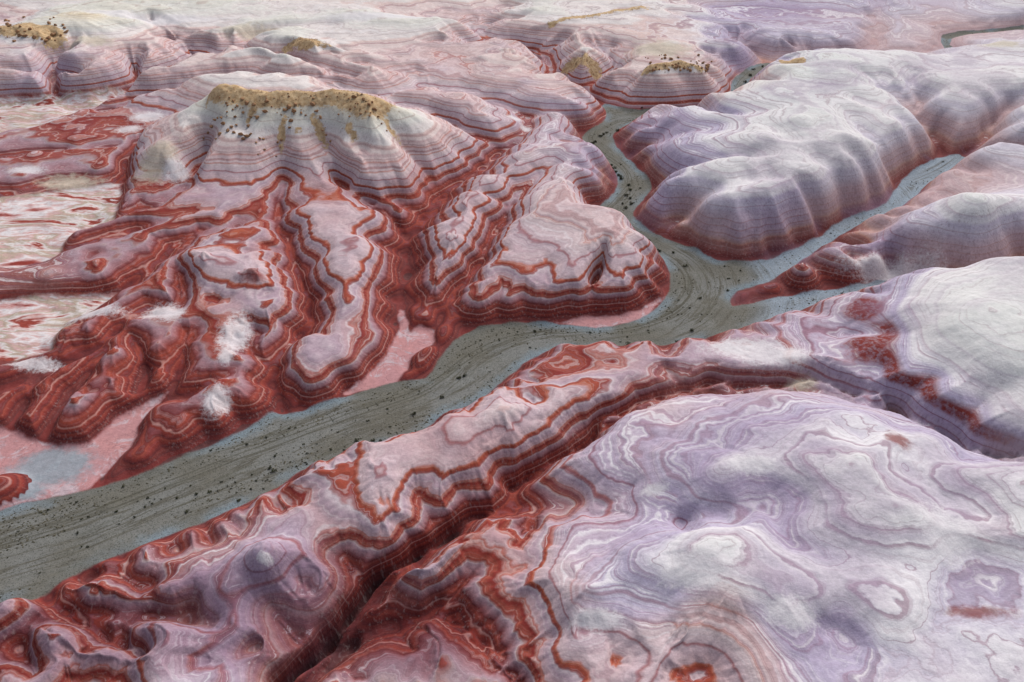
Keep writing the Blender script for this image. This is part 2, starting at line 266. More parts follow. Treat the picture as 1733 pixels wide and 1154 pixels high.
def up1(a, n, axis):
    a = np.moveaxis(a, axis, 0); m = a.shape[0]
    t = np.linspace(0, m - 1, n); i = np.clip(np.floor(t).astype(int), 0, m - 2); f = (t - i)[(...,) + (None,) * (a.ndim - 1)]
    g = lambda k: a[np.clip(i + k, 0, m - 1)]
    p0, p1, p2, p3 = g(-1), g(0), g(1), g(2)
    r = p1 + .5 * f * (p2 - p0 + f * (2*p0 - 5*p1 + 4*p2 - p3 + f * (3*(p1 - p2) + p3 - p0)))
    return np.moveaxis(r, 0, axis)
def upsample(a, n, m): return up1(up1(a, n, 0), m, 1)

# ------------------------------------------------------------------ terrain grid: finer where it is near
NR, NC = 1180, 1060          # rows away from the camera, columns across
CR, CC = 394, 354            # coarse survey grid
Y0, Y1 = 50.0, 1700.0
XA, XB = 46.0, 0.66
def grid(nr, nc):
    q = np.linspace(0, 1, nr)
    k = 3.2
    yv = Y0 + (Y1 - Y0) * (np.exp(k * 1.16 * q) - 1) / (math.exp(k * 1.16) - 1)
    u = np.linspace(-1, 1, nc)
    Yg = np.repeat(yv[:, None], nc, 1)
    Xg = u[None, :] * (XA + XB * Yg)
    return Xg, Yg, yv, u
Xc, Yc, yvc, uc = grid(CR, CC)
X, Y, yv, u = grid(NR, NC)

# envelope of the hill tops (Shepard in a perspective-free scale, then smoothed)
sp = np.array([(*ground(a, b, z), z * ZS) for a, b, z in E_SPOTS])
def scaled(x, y): return x / (y + 40), np.log(y + 40) * 0.9
sx, sy = scaled(sp[:, 0], sp[:, 1])
gx, gy = scaled(Xc, Yc)
num = np.zeros(Xc.shape); den = np.zeros(Xc.shape)
for k in range(len(sp)):
    w = 1.0 / ((gx - sx[k]) ** 2 + (gy - sy[k]) ** 2 + 9e-4) ** 2.5
    num += w * sp[k, 2]; den += w
E = blur(num / den, 5)
far = smooth(Yc, 560, 760)
E = E * (1 - far) + far * (11 + 4 * fbm(Xc, Yc, 220, 91, 2))
E += fbm(Xc, Yc, 95, 8, 2) * 4.0 * smooth(Yc, 330, 480)
E += fbm(Xc, Yc, 46, 5, 2) * np.clip(E / 14, .35, 1) * (.35 + 1.0 * smooth(Yc, 150, 260))
E_soft = E.copy()
cap = np.zeros(Xc.shape)
crest_polys = []
for pts, zt, r, sl, capm in CRESTS:
    P = poly([(a, b, zt) for a, b in pts]); zt *= ZS; capm *= ZS; r *= .8; crest_polys.append((P, zt, r, sl, capm))
    d = seg_dist(Xc + 2.5 * fbm(Xc, Yc, 22, 61, 2), Yc + 2.5 * fbm(Xc, Yc, 22, 71, 2), P)[0]
    dd = np.maximum(0, d - r)
    top = zt - 1.2 * smooth(d, 0, r) - sl * dd * (0.75 + 0.5 * np.exp(-dd / 12))
    top = np.where(top > E - 4, top, E - 4)
    kk = 3.5
    h = np.clip(0.5 + 0.5 * (top - E) / kk, 0, 1)
    E = np.where(top > E - kk, E * (1 - h) + top * h + kk * h * (1 - h) * 0.5, E)
    cap = np.maximum(cap, smooth(E, zt - capm - capm * 1.1, zt - capm + 1.5) * smooth(r + capm * 3.2 + 4 - d, 0, 6))

# carve the wash, the flats and the gullies out of the envelope
wx, wy = Xc + 0.8 * fbm(Xc, Yc, 7, 11, 2), Yc + 0.8 * fbm(Xc, Yc, 9, 21, 2)
wx2, wy2 = Xc + 1.6 * fbm(Xc, Yc, 16, 31, 1), Yc + 1.6 * fbm(Xc, Yc, 16, 41, 1)
washP = refine(np.vstack([poly(WASH, 0.0), poly(WASH, 0.0)[:1]]), 2)[:-1]
dw = np.minimum(signed_poly(Xc * .7 + wx * .3, Yc * .7 + wy * .3, washP), signed_poly(Xc, Yc, poly(FAR_WASH, 2.0)))
df = np.full(Xc.shape, 1e9)
for F in FLATS: df = np.minimum(df, signed_poly(wx, wy, poly(F, 0.4)))
QN = 7.0
acc = np.zeros(Xc.shape); hard = np.full(Xc.shape, 1e9)
def carve(d, zf, W, p):
    global acc, hard
    t = np.clip(d / W, 0, 1)
    dep = np.maximum(0, (E - zf)) * (1 - t) ** p
    acc += dep ** QN; hard = np.minimum(hard, E - dep)
cliff = np.clip(3.5 + 0.62 * E, 5, 14)
carve(np.maximum(dw, 0), np.clip(Yc - 450, 0, 600) * .004, cliff, 1.85)
carve(np.maximum(df, 0), 0.35 + 0 * Xc, np.clip(3 + .55 * E, 4.5, 10), 2.1)
dp = np.full(Xc.shape, 1e9)
for zf, F in PALE:
    d1 = signed_poly(wx2, wy2, poly(F, zf)); dp = np.minimum(dp, d1)
    carve(np.maximum(d1, 0), zf * ZS + 0 * Xc, 5 + 0 * Xc, 1.8)
for hw, W, pts in V:
    W *= WS
    P = refine(poly(pts), 2)
    x0, x1, y0, y1 = P[:, 0].min() - W - 9, P[:, 0].max() + W + 9, P[:, 1].min() - W - 9, P[:, 1].max() + W + 9
    m = (Xc > x0) & (Xc < x1) & (Yc > y0) & (Yc < y1)
    if not m.any(): continue
    d, zf, _, _ = seg_dist(wx2[m], wy2[m], P) if W > 3 else seg_dist(wx[m], wy[m], P)
    e = E[m]; t = np.clip(np.maximum(d - hw, 0) / W, 0, 1)
    dep = np.maximum(0, e - zf) * (1 - t) ** 1.9
    acc[m] += dep ** QN; hard[m] = np.minimum(hard[m], e - dep)
Z = E - acc ** (1 / QN)
Z = np.maximum(Z, np.minimum(hard - 0.5, 1e8))
gz = np.zeros(Xc.shape)
for gi, (dep0, W, pts) in enumerate(GROOVES):
    W *= .8; dep0 *= .85
    P = refine(poly(pts), 3)
    m = (Xc > P[:, 0].min() - W - 5) & (Xc < P[:, 0].max() + W + 5) & (Yc > P[:, 1].min() - W - 5) & (Yc < P[:, 1].max() + W + 5)
    if not m.any(): continue
    d, _, run, _ = seg_dist(wx[m], wy[m], P); L = np.sqrt((np.diff(P[:, :2], axis=0) ** 2).sum(1)).sum()
    if gi < 7: cap[m] = np.maximum(cap[m], .75 * smooth(d, 3.4, .6) * smooth(run / L, .8, .2))
    gz[m] = np.maximum(gz[m], dep0 * smooth(run / L, -.05, .45) * (1 - .6 * smooth(run / L, .75, 1)) * np.clip(1 - d / W, 0, 1) ** 1.5)
def tick(P, d0, W):
    global gz
    m = (Xc > P[:, 0].min() - W) & (Xc < P[:, 0].max() + W) & (Yc > P[:, 1].min() - W) & (Yc < P[:, 1].max() + W)
    if not m.any(): return
    d, _, run, _ = seg_dist(wx[m], wy[m], P); L = np.sqrt((np.diff(P[:, :2], axis=0) ** 2).sum(1)).sum()
    gz[m] = np.maximum(gz[m], d0 * smooth(run / L, 0, .5) * (1 - .55 * smooth(run / L, .8, 1)) * np.clip(1 - d / W, 0, 1) ** 1.25)
def env(x, y):
    r = int(np.clip(np.searchsorted(yvc, y), 0, CR - 1)); c = int(np.clip((x / (XA + XB * y) + 1) / 2 * (CC - 1), 0, CC - 1))
    return E[r, c]
def scallop(P, sides, reach, gap, depth):
    seg = np.sqrt((np.diff(P[:, :2], axis=0) ** 2).sum(1)); cum = np.r_[0, np.cumsum(seg)]
    for sd in sides:
        t = random.uniform(0, gap)
        while t < cum[-1]:
            i = min(int(np.searchsorted(cum, t, side='right')) - 1, len(seg) - 1); f = (t - cum[i]) / max(seg[i], 1e-6)
            q = P[i] + (P[i + 1] - P[i]) * f; e = (P[i + 1] - P[i])[:2] / max(seg[i], 1e-6); n = np.array([-e[1], e[0]]) * sd
            near = np.clip(q[1] / 260, .55, 2.2)
            R = reach * random.uniform(.6, 1.3) * near; sk = random.uniform(-.5, .5)
            a = q[:2] + n * R + e * R * sk; b = q[:2] + n * R * .5 + e * R * sk * .3 + e * random.uniform(-.6, .6); c = q[:2] + n * .3
            rise = env(*a) - q[2]
            if 60 < q[1] < 700 and rise > 2.5:
                tick(refine(np.array([(*a, 0), (*b, 0), (*c, 0)]), 3), depth * random.uniform(.5, 1.2) * np.clip(rise / 9, .35, 1.3), gap * random.uniform(.45, .62) * near)
            t += gap * random.uniform(.65, 1.4) * near
area = np.sum(washP[:, 0] * np.roll(washP[:, 1], -1) - np.roll(washP[:, 0], -1) * washP[:, 1])
scallop(washP, (-1 if area > 0 else 1,), 17, 14, 5.0)
for hw, W, pts in V:
    if W >= 9: scallop(refine(poly(pts), 2), (-1, 1), .75 * W, 15, 3.6)
Z = Z - gz
Z = np.maximum(Z, np.minimum(hard - 2.5, .2))
floor = smooth(np.minimum(dw, df + .4), 1.5, -.5)
Z = Z * (1 - floor) + floor * (0.3 * smooth(df, 1, -2) * smooth(dw, -.5, 1.5) + np.clip(Yc - 450, 0, 600) * .004)
bump = np.zeros(Xc.shape)
for a, b, z, r, hgt in BUMPS:
    r *= .85; hgt *= .75
    x0, y0 = ground(a, b, z)
    m = (np.abs(Xc - x0) < r * 1.6) & (np.abs(Yc - y0) < r * 1.6)
    q = ((wx2[m] - x0) ** 2 + (wy2[m] - y0) ** 2) / r ** 2
    bump[m] = np.maximum(bump[m], hgt * np.clip(1 - q, 0, 1) ** 1.3)
bump *= smooth(dw, 0, 2)
Z = Z + bump
df = np.where(bump > .25, np.maximum(df, bump), df)
Zb = blur(Z, 1)

# ------------------------------------------------------------------ full grid: rills and lobes that run down the slopes
Z = upsample(Zb, NR, NC)
dwF = upsample(np.clip(dw, -60, 60), NR, NC); dfF = upsample(np.clip(df, -60, 60), NR, NC); capF = upsample(cap, NR, NC); dpF = upsample(np.clip(dp, -60, 60), NR, NC)
# strata shift (m) and redness / paleness of the beds, read at points of the photograph
BED = [ # px,py,z, shift, tint(-1 pale grey .. +1 red orange)
 (200,300,6,0,.4),(50,450,4,0,-.1),(200,440,8,0,.7),(345,435,15,0,.9),(200,640,7,-1,1),(100,600,6,-.8,1),(350,720,7,-1,.9),(540,610,8,1.6,.3),(590,430,12,.8,.5),
 (520,300,12,0,.8),(700,300,12,0,.8),(770,430,12,0,.5),(900,440,13,0,.4),(1050,480,9,0,.5),(960,340,17,0,.3),(800,200,18,0,.3),(930,190,18,0,.1),
 (520,200,30,0,.2),(1130,230,18,1,-.1),(1190,215,21,1,-.4),(1250,300,24,2,-.8),(1300,370,12,0,-.5),(1400,240,27,2,-.9),(1300,220,25,2,-.7),(1480,270,25,2,-.9),(1600,180,24,2,-.95),(1700,240,22,2,-.95),(1640,350,26,1,-.7),(1400,470,9,0,.3),
 (1650,530,27,7,-1),(1733,580,26,7,-1),(1600,505,24,6,-1),(1480,560,15,3,.0),(1390,555,11,5.5,.1),(1300,600,10,0,.1),(1550,680,16,2.5,-.1),(1000,640,11,0,.4),(800,760,13,0,.7),(640,850,11,0,.4),(450,960,12,1.5,0),(330,1040,10,2.6,-.05),(100,1080,6,2,.4),(210,985,5,2,.3),
 (700,980,8,0,.3),(850,1000,13,-3.5,.6),(840,930,12,-2.5,.6),(1000,900,16,0,-.1),(1100,960,23,0,-.4),(1250,780,22,0,-.4),(1450,800,25,0,-.4),(1400,1000,25,0,-.4),(1650,1030,22,0,-.2),(1180,1150,19,-6,.6),(1060,1150,16,-4,.5),(1050,760,15,0,0),
 (100,80,25,0,.2),(300,90,20,2,.4),(500,90,25,3,.4),(800,60,22,3,.3),(1000,60,18,4,.3),(970,90,20,6,.5),(1150,110,24,9,.5),(1150,170,5,1,.4),(1350,60,16,8,-.6),(1600,60,12,9,-.8),(1560,110,20,4,-.7),(400,20,20,8,.4),(650,30,22,6,.35),(200,20,20,8,.4),(900,10,18,8,.3)]
num = np.zeros(Xc.shape); num2 = np.zeros(Xc.shape); den = np.zeros(Xc.shape)
for a, b, z, sh, ti in BED:
    x_, y_ = ground(a, b, z); q, r = scaled(x_, y_)
    w = 1.0 / ((gx - q) ** 2 + (gy - r) ** 2 + 1.5e-3) ** 2
    num += w * sh; num2 += w * ti; den += w
shift = upsample(blur(num / den, 4), NR, NC); tint = upsample(blur(num2 / den, 4), NR, NC)
yidx = np.gradient(yv)[:, None]
def grad(z):
    zu = np.gradient(z, axis=1) / ((u[1] - u[0]) * (XA + XB * Y))
    zy = np.gradient(z, axis=0) / yidx - zu * u[None, :] * XB
    return zu, zy
X32, Y32 = X.astype(np.float32), Y.astype(np.float32)
def rills(lam, dirx, diry, s):
    """lobed ridges and sharp gullies along the slope: cosine waves across (dirx,diry) blended over jittered cells"""
    px, py = X32 / lam, Y32 / lam
    ix, iy = np.floor(px), np.floor(py); fx, fy = px - ix, py - iy
    vc = np.zeros(px.shape, np.float32); vsn = np.zeros(px.shape, np.float32); wt = np.zeros(px.shape, np.float32)
    for oy in (-1, 0, 1):
        for ox in (-1, 0, 1):
            jx = hash2(ix + ox, iy + oy, s) * .8 + .1; jy = hash2(ix + ox, iy + oy, s + 50) * .8 + .1
            vx, vy = fx - ox - jx, fy - oy - jy
            w = np.exp(-(vx * vx + vy * vy) * np.float32(3.2))
            ph = (-vx * diry + vy * dirx) * np.float32(2 * math.pi)
            vc += w * np.cos(ph); vsn += w * np.sin(ph); wt += w
    a = np.sqrt(vc * vc + vsn * vsn) + 1e-6
    c = vc / a
    return np.sqrt(np.clip((1 + c) / 2, 0, 1)) , np.clip(a / wt * 1.6, 0, 1)
rill_gain = .45 + 1.1 * smooth(tint, -.35, .6) + .75 * smooth(Y, 200, 260) * smooth(tint, .2, -.2) * .35 + .5 * smooth(Y, 320, 480)
offwash = smooth(np.minimum(dwF, dfF), 0.0, 7.0)
Zs = Z.copy()
for lam, amp, nb, s in ((48, 6.0, 10, 100), (25, 1.3, 14, 101), (13, .55, 12, 102), (6, .13, 8, 103), (2.8, .13, 4, 104), (1.4, .09, 3, 105)):
    gxv, gyv = grad(Zs); gxv, gyv = blur(gxv, nb), blur(gyv, nb)
    sl = np.sqrt(gxv ** 2 + gyv ** 2) + 1e-5
    r, conf = rills(lam, (gxv / sl).astype(np.float32), (gyv / sl).astype(np.float32), s)
    cell = np.maximum(Y * .0022, .3)
    vis = smooth(lam / cell, 3, 6)
    am = amp * (1 + (.9 * smooth(sl, .35, .7) if lam < 8 else 0)) * smooth(sl, 0.03, 0.36) * offwash * vis * np.clip(Z / 6, .15, 1) * (smooth(Y, 330, 480) if lam > 40 else rill_gain * (.6 if lam > 20 else 1))
    Zs = Zs - am * (1 - r) * conf * (0.6 + .4 * fbm(X, Y, lam * 3, s + 7, 1))
Zs += smooth(np.minimum(dwF, dfF), 0, 4) * ((.25 + .25 * smooth(tint, -.3, .5)) * fbm(X, Y, 12, 201, 3) + .10 * fbm(X, Y, 2.5, 205, 2))
# rubble of the caps
Zs += capF * (0.45 * fbm(X, Y, 8, 211, 4, .6) + .3 * np.abs(fbm(X, Y, 3, 215, 2)))
# the wash: a few braided bars a hand deep
Zs += smooth(dwF, 0, -3) * .12 * fbm(X, Y, 7, 221, 2)
Z = Zs

# ------------------------------------------------------------------ attributes the rock materials read
midP = refine(poly(WASH_MID, 0.0), 3)
midd, _, mids, midsg = seg_dist(Xc, Yc, midP)
wn_ = upsample(midd * midsg, NR, NC)
ws_ = upsample(mids, NR, NC)

strat = Z / ZS + shift + 0.35 * fbm(X, Y, 60, 301, 2)

# patches with a colour of their own: px, py, z, radius across, radius away, colour attribute (salt / sand / maroon)
PATCH = {'salt': [(448,942,16,16,9),(270,520,8,45,22),(395,560,9,32,40),(385,600,8,18,18),(365,675,8,28,26),(290,530,8,30,18),(160,540,2,70,14),(60,620,2,60,12),(250,200,7,40,10),(220,222,6,30,8),(300,300,8,28,12),
   (1260,590,9,90,22),(1330,600,11,50,22),(1520,410,17,110,16),(1680,425,18,80,14),(870,205,9,18,6),(890,215,9,14,5),(60,215,3,70,8),(50,300,3,40,8),(140,330,3,60,12),(1180,960,25,80,40),(1010,1030,22,60,20),(1340,1030,25,60,30),(1600,900,24,60,60),(1270,780,24,60,20),(1110,820,19,30,12),(1290,600,10,70,25),(640,25,24,120,8),(250,25,23,160,8)],
  'sand': [(40,560,3,90,40),(60,390,3,80,30),(120,310,4,60,12),(1360,640,9,30,14),(270,290,9,40,22),(1120,60,28,60,14),(150,60,27,50,8),(430,45,22,80,8),(1700,60,25,40,8)],
  'silt': [(90,790,.3,70,34),(20,830,.3,60,20)],
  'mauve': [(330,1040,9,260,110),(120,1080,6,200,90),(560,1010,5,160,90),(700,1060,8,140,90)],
  'maroon': [(125,362,3,22,14),(1520,745,22,25,22),(1660,1035,22,80,15),(430,470,13,24,10),(1640,1035,22,55,12)],
  'lens': [(1380,560,11,70,24),(1480,580,15,80,40),(1580,630,18,80,40),(1680,680,19,80,40),(1760,690,19,60,50),(1440,520,14,50,20)]}
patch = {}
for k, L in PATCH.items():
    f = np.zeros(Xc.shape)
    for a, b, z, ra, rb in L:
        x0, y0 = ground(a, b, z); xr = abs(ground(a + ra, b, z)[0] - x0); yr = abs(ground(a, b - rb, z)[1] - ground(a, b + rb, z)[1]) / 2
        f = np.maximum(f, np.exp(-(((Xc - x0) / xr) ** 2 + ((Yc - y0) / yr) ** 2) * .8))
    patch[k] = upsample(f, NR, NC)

# ------------------------------------------------------------------ materials
def srgb(r, g, b):
    f = lambda c: (c / 255 / 12.92) if c / 255 <= .04045 else ((c / 255 + .055) / 1.055) ** 2.4
    return (f(r), f(g), f(b), 1)
class NT:
    def __init__(s, name):
        s.m = bpy.data.materials.new(name); s.m.use_nodes = True; s.t = s.m.node_tree; s.n = s.t.nodes; s.b = s.n['Principled BSDF']
        s.b.inputs['Roughness'].default_value = .95; s.b.inputs['Specular IOR Level'].default_value = .1
    def new(s, typ, **kw):
        n = s.n.new(typ)
        for k, v in kw.items(): setattr(n, k, v)
        return n
    def link(s, a, b): s.t.links.new(a, b)
    def put(s, sock, v):
        if isinstance(v, bpy.types.NodeSocket): s.link(v, sock)
        elif v is not None: sock.default_value = v
    def math(s, op, a, b=None, c=None, clamp=False):
        n = s.new('ShaderNodeMath', operation=op, use_clamp=clamp)
        s.put(n.inputs[0], a); s.put(n.inputs[1], b); s.put(n.inputs[2], c); return n.outputs[0]
    def attr(s, name): return s.new('ShaderNodeAttribute', attribute_name=name).outputs['Fac']
    def noise(s, scale, vec=None, w=None, detail=2, dim='3D', rough=.5, dist=0):
        n = s.new('ShaderNodeTexNoise', noise_dimensions=dim); n.inputs['Scale'].default_value = scale; n.inputs['Detail'].default_value = detail
        n.inputs['Roughness'].default_value = rough; n.inputs['Distortion'].default_value = dist
        if vec is not None: s.link(vec, n.inputs['Vector'])
        if w is not None: s.link(w, n.inputs['W'])
        return n.outputs['Fac']
    def step(s, v, lo, hi, o0=0, o1=1):
        n = s.new('ShaderNodeMapRange', interpolation_type='SMOOTHSTEP'); s.put(n.inputs[0], v)
        for i, q in enumerate((lo, hi, o0, o1)): n.inputs[i + 1].default_value = q
        return n.outputs[0]
    def mix(s, f, a, b, mode='MIX'):
        n = s.new('ShaderNodeMix', data_type='RGBA', blend_type=mode); s.put(n.inputs[0], f); s.put(n.inputs[6], a); s.put(n.inputs[7], b); return n.outputs[2]
    def ramp(s, v, stops, interp='LINEAR'):
        n = s.new('ShaderNodeValToRGB'); r = n.color_ramp; r.interpolation = interp
        while len(r.elements) < len(stops): r.elements.new(.5)
        for e, (p, c) in zip(r.elements, stops): e.position = p
        for e, (p, c) in zip(r.elements, stops): e.position = p; e.color = c
        s.link(v, n.inputs[0]); return n.outputs[0]

def badlands():
    k = NT('banded_clay')
    geo = k.new('ShaderNodeNewGeometry'); P = geo.outputs['Position']
    st = k.attr('strat'); tint = k.attr('tint')
    # ragged bed edges
    n1 = k.noise(.11, P, detail=3); n2 = k.noise(.9, P, detail=3, rough=.65)
    h = k.math('ADD', st, k.math('MULTIPLY_ADD', n1, .8, -.4))
    h = k.math('ADD', h, k.math('MULTIPLY_ADD', n2, .16, -.08))
    # the columns of beds, metres above the wash: red and orange in the west, mauve and pale grey in the east
    wlo = [(0,(98,60,60)),(.6,(104,52,52)),(1.2,(116,54,50)),(1.5,(92,42,44)),(2.2,(126,52,46)),(2.6,(140,66,56)),(2.9,(104,44,44)),(3.7,(134,56,48)),(4.0,(176,128,120)),(4.2,(112,46,45)),(5.2,(146,68,56)),(5.6,(108,46,46)),(6.3,(142,98,104)),
      (7.2,(158,132,142)),(7.5,(204,190,188)),(7.7,(156,84,68)),(8.6,(124,46,43)),(9.2,(162,92,76)),(9.5,(176,146,150)),(10.6,(164,142,154)),(11.3,(186,170,176)),(11.5,(150,72,58)),(12.1,(164,88,66)),(12.4,(190,166,170)),
      (14.2,(184,164,172)),(14.6,(150,104,108)),(14.9,(190,170,176)),(16.6,(196,178,180)),(17.0,(176,124,116)),(17.4,(198,178,180))]
    whi = [(17.4,(198,178,180)),(19.2,(196,172,174)),(19.8,(180,132,126)),(20.4,(202,184,184)),(22,(192,164,164)),(22.5,(206,190,188)),(24.5,(200,176,172)),(25,(212,204,202)),(27,(204,196,194)),(28,(208,206,202)),(30,(200,198,190)),(33,(206,202,190)),(36,(200,188,164)),(41,(188,170,138)),(46,(180,164,132))]
    elo = [(0,(92,60,62)),(.8,(112,58,58)),(2.4,(106,52,52)),(3.4,(128,70,66)),(4.2,(142,90,86)),(5.4,(150,102,96)),(6.4,(134,72,66)),(7.0,(166,112,98)),(7.6,(164,130,128)),(9.0,(158,134,150)),(9.5,(140,104,116)),(9.9,(170,150,168)),
      (11.5,(162,146,168)),(12.0,(146,110,126)),(12.3,(172,158,178)),(14.2,(164,150,174)),(14.5,(138,102,120)),(14.8,(172,160,182)),(17.4,(166,154,178))]
    ehi = [(17.4,(166,154,178)),(18.8,(176,168,188)),(19.1,(150,124,140)),(19.4,(180,172,190)),(21.5,(170,160,184)),(23,(210,207,212)),(24.5,(190,184,194)),(25,(176,162,174)),(25.4,(206,205,207)),(28,(200,199,202)),(28.4,(178,172,182)),(29,(202,204,203)),(33,(202,206,204)),(38,(206,206,198)),(46,(196,190,170))]
    T = 17.4
    def column(lo, hi):
        a = k.ramp(k.math('DIVIDE', h, T), [(z / T, srgb(*c)) for z, c in lo])
        b = k.ramp(k.math('DIVIDE', k.math('SUBTRACT', h, T), 46 - T), [((z - T) / (46 - T), srgb(*c)) for z, c in hi])
        return k.mix(k.math('GREATER_THAN', h, T), a, b)
    n3 = k.noise(.05, P, detail=3)
    west = k.step(k.math('ADD', tint, k.math('MULTIPLY_ADD', n3, .8, -.4)), -.25, .35)
    col = k.mix(west, column(elo, ehi), column(wlo, whi))
    # steep walls are washed with streaks
    mp = k.new('ShaderNodeMapping'); mp.inputs['Scale'].default_value = (1.6, 1.6, .10); k.link(P, mp.inputs[0])
    strk = k.noise(1.0, mp.outputs[0], detail=3, rough=.6)
    sep = k.new('ShaderNodeSeparateXYZ'); k.link(geo.outputs['True Normal'], sep.inputs[0])
    steep = k.step(sep.outputs[2], .93, .72)
    # thin beds that swell and pinch out
    pinch = k.noise(.06, P, detail=2)
    f1 = k.noise(1.5, w=h, dim='1D', detail=3, rough=.7)
    f2 = k.noise(.5, w=k.math('ADD', h, 31.0), dim='1D', detail=2, rough=.6)
    f3 = k.noise(1.0, w=k.math('ADD', h, 77.0), dim='1D', detail=3, rough=.6)
    col = k.mix(k.math('MULTIPLY', k.step(f1, .54, .78), k.math('MULTIPLY', k.step(pinch, .3, .6, .25, 1), k.math('MULTIPLY', k.step(h, 5, 9, .2, .42), k.step(sep.outputs[2], .78, .95, .3, 1)))), col, srgb(212, 204, 206))
    col = k.mix(k.math('MULTIPLY', k.step(f2, .58, .64), k.math('MULTIPLY', k.step(h, 12, 24, .75, .3), k.step(tint, -.3, .6, .0, .9))), col, srgb(126, 50, 47))
    col = k.mix(k.math('MULTIPLY', k.step(f3, .57, .70), k.math('MULTIPLY', k.step(pinch, .4, .65, .4, .08), k.step(sep.outputs[2], .86, .975, .0, 1))), col, srgb(116, 86, 100))
    f4 = k.noise(2.6, w=k.math('ADD', h, 11.0), dim='1D', detail=3, rough=.65)
    fine = k.math('MULTIPLY', k.step(tint, .6, 0, .25, 1), k.math('MULTIPLY', k.step(sep.outputs[2], .86, .975, .10, .75), k.step(h, 2.0, 5.0, .1, 1)))
    col = k.mix(k.math('MULTIPLY', k.step(f4, .50, .72), fine), col, srgb(218, 214, 218))
    col = k.mix(k.math('MULTIPLY', k.step(f4, .48, .30), k.math('MULTIPLY', fine, .8)), col, srgb(140, 108, 124))
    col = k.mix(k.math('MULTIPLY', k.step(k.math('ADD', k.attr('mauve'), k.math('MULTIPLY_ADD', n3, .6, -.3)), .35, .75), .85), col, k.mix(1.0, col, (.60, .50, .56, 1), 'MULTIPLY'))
    # a lens of dark red clay below the pale dome
    ln = k.math('ABSOLUTE', k.math('SUBTRACT', k.math('ADD', h, k.math('MULTIPLY_ADD', n2, 1.2, -.6)), 18.2))
    col = k.mix(k.math('MULTIPLY', k.step(ln, 2.8, .8), k.math('MULTIPLY', k.step(k.attr('lens'), .2, .55), k.step(n2, .3, .6, .55, 1))), col, srgb(118, 48, 44))
    mv = k.noise(.028, P, detail=4, rough=.55, dist=.5)
    col = k.mix(k.math('MULTIPLY', k.step(mv, .47, .62), k.math('MULTIPLY', k.step(tint, .2, -.3), .45)), col, srgb(142, 124, 150))
    col = k.mix(k.math('MULTIPLY', k.step(tint, -.42, -.85), k.step(h, 9, 18, 0, .42)), col, srgb(210, 206, 207))
    col = k.mix(k.math('MULTIPLY', k.step(tint, -.38, -.7), k.math('MULTIPLY', k.step(h, 4.5, 7.5, 0, .6), k.step(h, 20, 13))), col, srgb(182, 150, 144))
    # orange stain on the western crests
    red = k.step(tint, .3, 1.0)
    col = k.mix(k.math('MULTIPLY', k.math('MULTIPLY', red, k.step(n3, .4, .65)), k.math('MULTIPLY', k.step(h, 14, 17, .4, 0), k.step(h, 2.5, 5))), col, srgb(148, 66, 50))
    # salt, sand, maroon patches with ragged edges
    edge = k.noise(.35, P, detail=5, rough=.7)
    edge2 = k.noise(1.3, P, detail=5, rough=.75)
    def blot(name, c, w=.9, lo=.78, hi=1.05, edge=edge):
        nonlocal col
        v = k.math('ADD', k.attr(name), k.math('MULTIPLY_ADD', edge, w, -w / 2 + .35))
        col = k.mix(k.step(v, lo, hi, 0, .8), col, c)
    blot('sand', srgb(186, 176, 160), 1.3, .7, 1.25); blot('maroon', srgb(122, 54, 48), 1.3, .75, 1.35); blot('salt', srgb(210, 206, 210), 1.6, .80, 1.25, k.math('MULTIPLY_ADD', edge2, .6, k.math('MULTIPLY', edge, .4)))
    col = k.mix(k.math('MULTIPLY', k.math('MULTIPLY', steep, k.step(strk, .5, .75)), .35), col, srgb(176, 160, 158))
    col = k.mix(k.math('MULTIPLY', k.math('MULTIPLY', steep, k.step(strk, .5, .3)), .30), col, srgb(104, 66, 66))
    # rubble caps
    cp = k.math('ADD', k.attr('cap'), k.math('MULTIPLY_ADD', edge, 1.5, -.75))
    capc = k.ramp(k.noise(.5, P, detail=5, rough=.75), [(.28, srgb(132, 102, 76)), (.42, srgb(176, 146, 110)), (.6, srgb(200, 174, 138)), (.8, srgb(210, 192, 164))])
    col = k.mix(k.step(cp, .45, .70), col, capc)
    # dusty flats at the left: tan, white and pink sheets drawn out along the slope
    mp2 = k.new('ShaderNodeMapping'); mp2.inputs['Scale'].default_value = (.035, .085, .1); mp2.inputs['Rotation'].default_value = (0, 0, .35); k.link(P, mp2.inputs[0])
    sh = k.noise(1.0, mp2.outputs[0], detail=5, rough=.6, dist=.4)
    dust = k.ramp(sh, [(.34, srgb(134, 56, 50)), (.38, srgb(190, 148, 146)), (.43, srgb(210, 206, 208)), (.47, srgb(190, 156, 154)), (.51, srgb(168, 152, 136)), (.55, srgb(206, 200, 200)), (.58, srgb(190, 150, 146)), (.60, srgb(136, 60, 52)), (.66, srgb(146, 72, 62)), (.68, srgb(204, 192, 194))])
    dpl = k.math('ADD', k.attr('dpale'), k.math('MULTIPLY_ADD', edge, 3.0, -1.5))
    col = k.mix(k.step(dpl, 1.2, -1.0), col, dust)
    # mud flats
    dfl = k.math('ADD', k.attr('dflat'), k.math('MULTIPLY_ADD', edge, 1.6, -.8))
    mud = k.mix(k.noise(.12, P, detail=4), srgb(188, 134, 132), srgb(170, 130, 136))
    mud = k.mix(k.step(k.noise(.16, P, detail=6, rough=.7, dist=1.2), .50, .62, 0, .6), mud, srgb(190, 184, 192))
    mud = k.mix(k.step(k.math('ABSOLUTE', k.math('SUBTRACT', k.noise(.10, P, detail=5, rough=.6, dist=.8), .5)), .012, .0, 0, .5), mud, srgb(128, 92, 98))
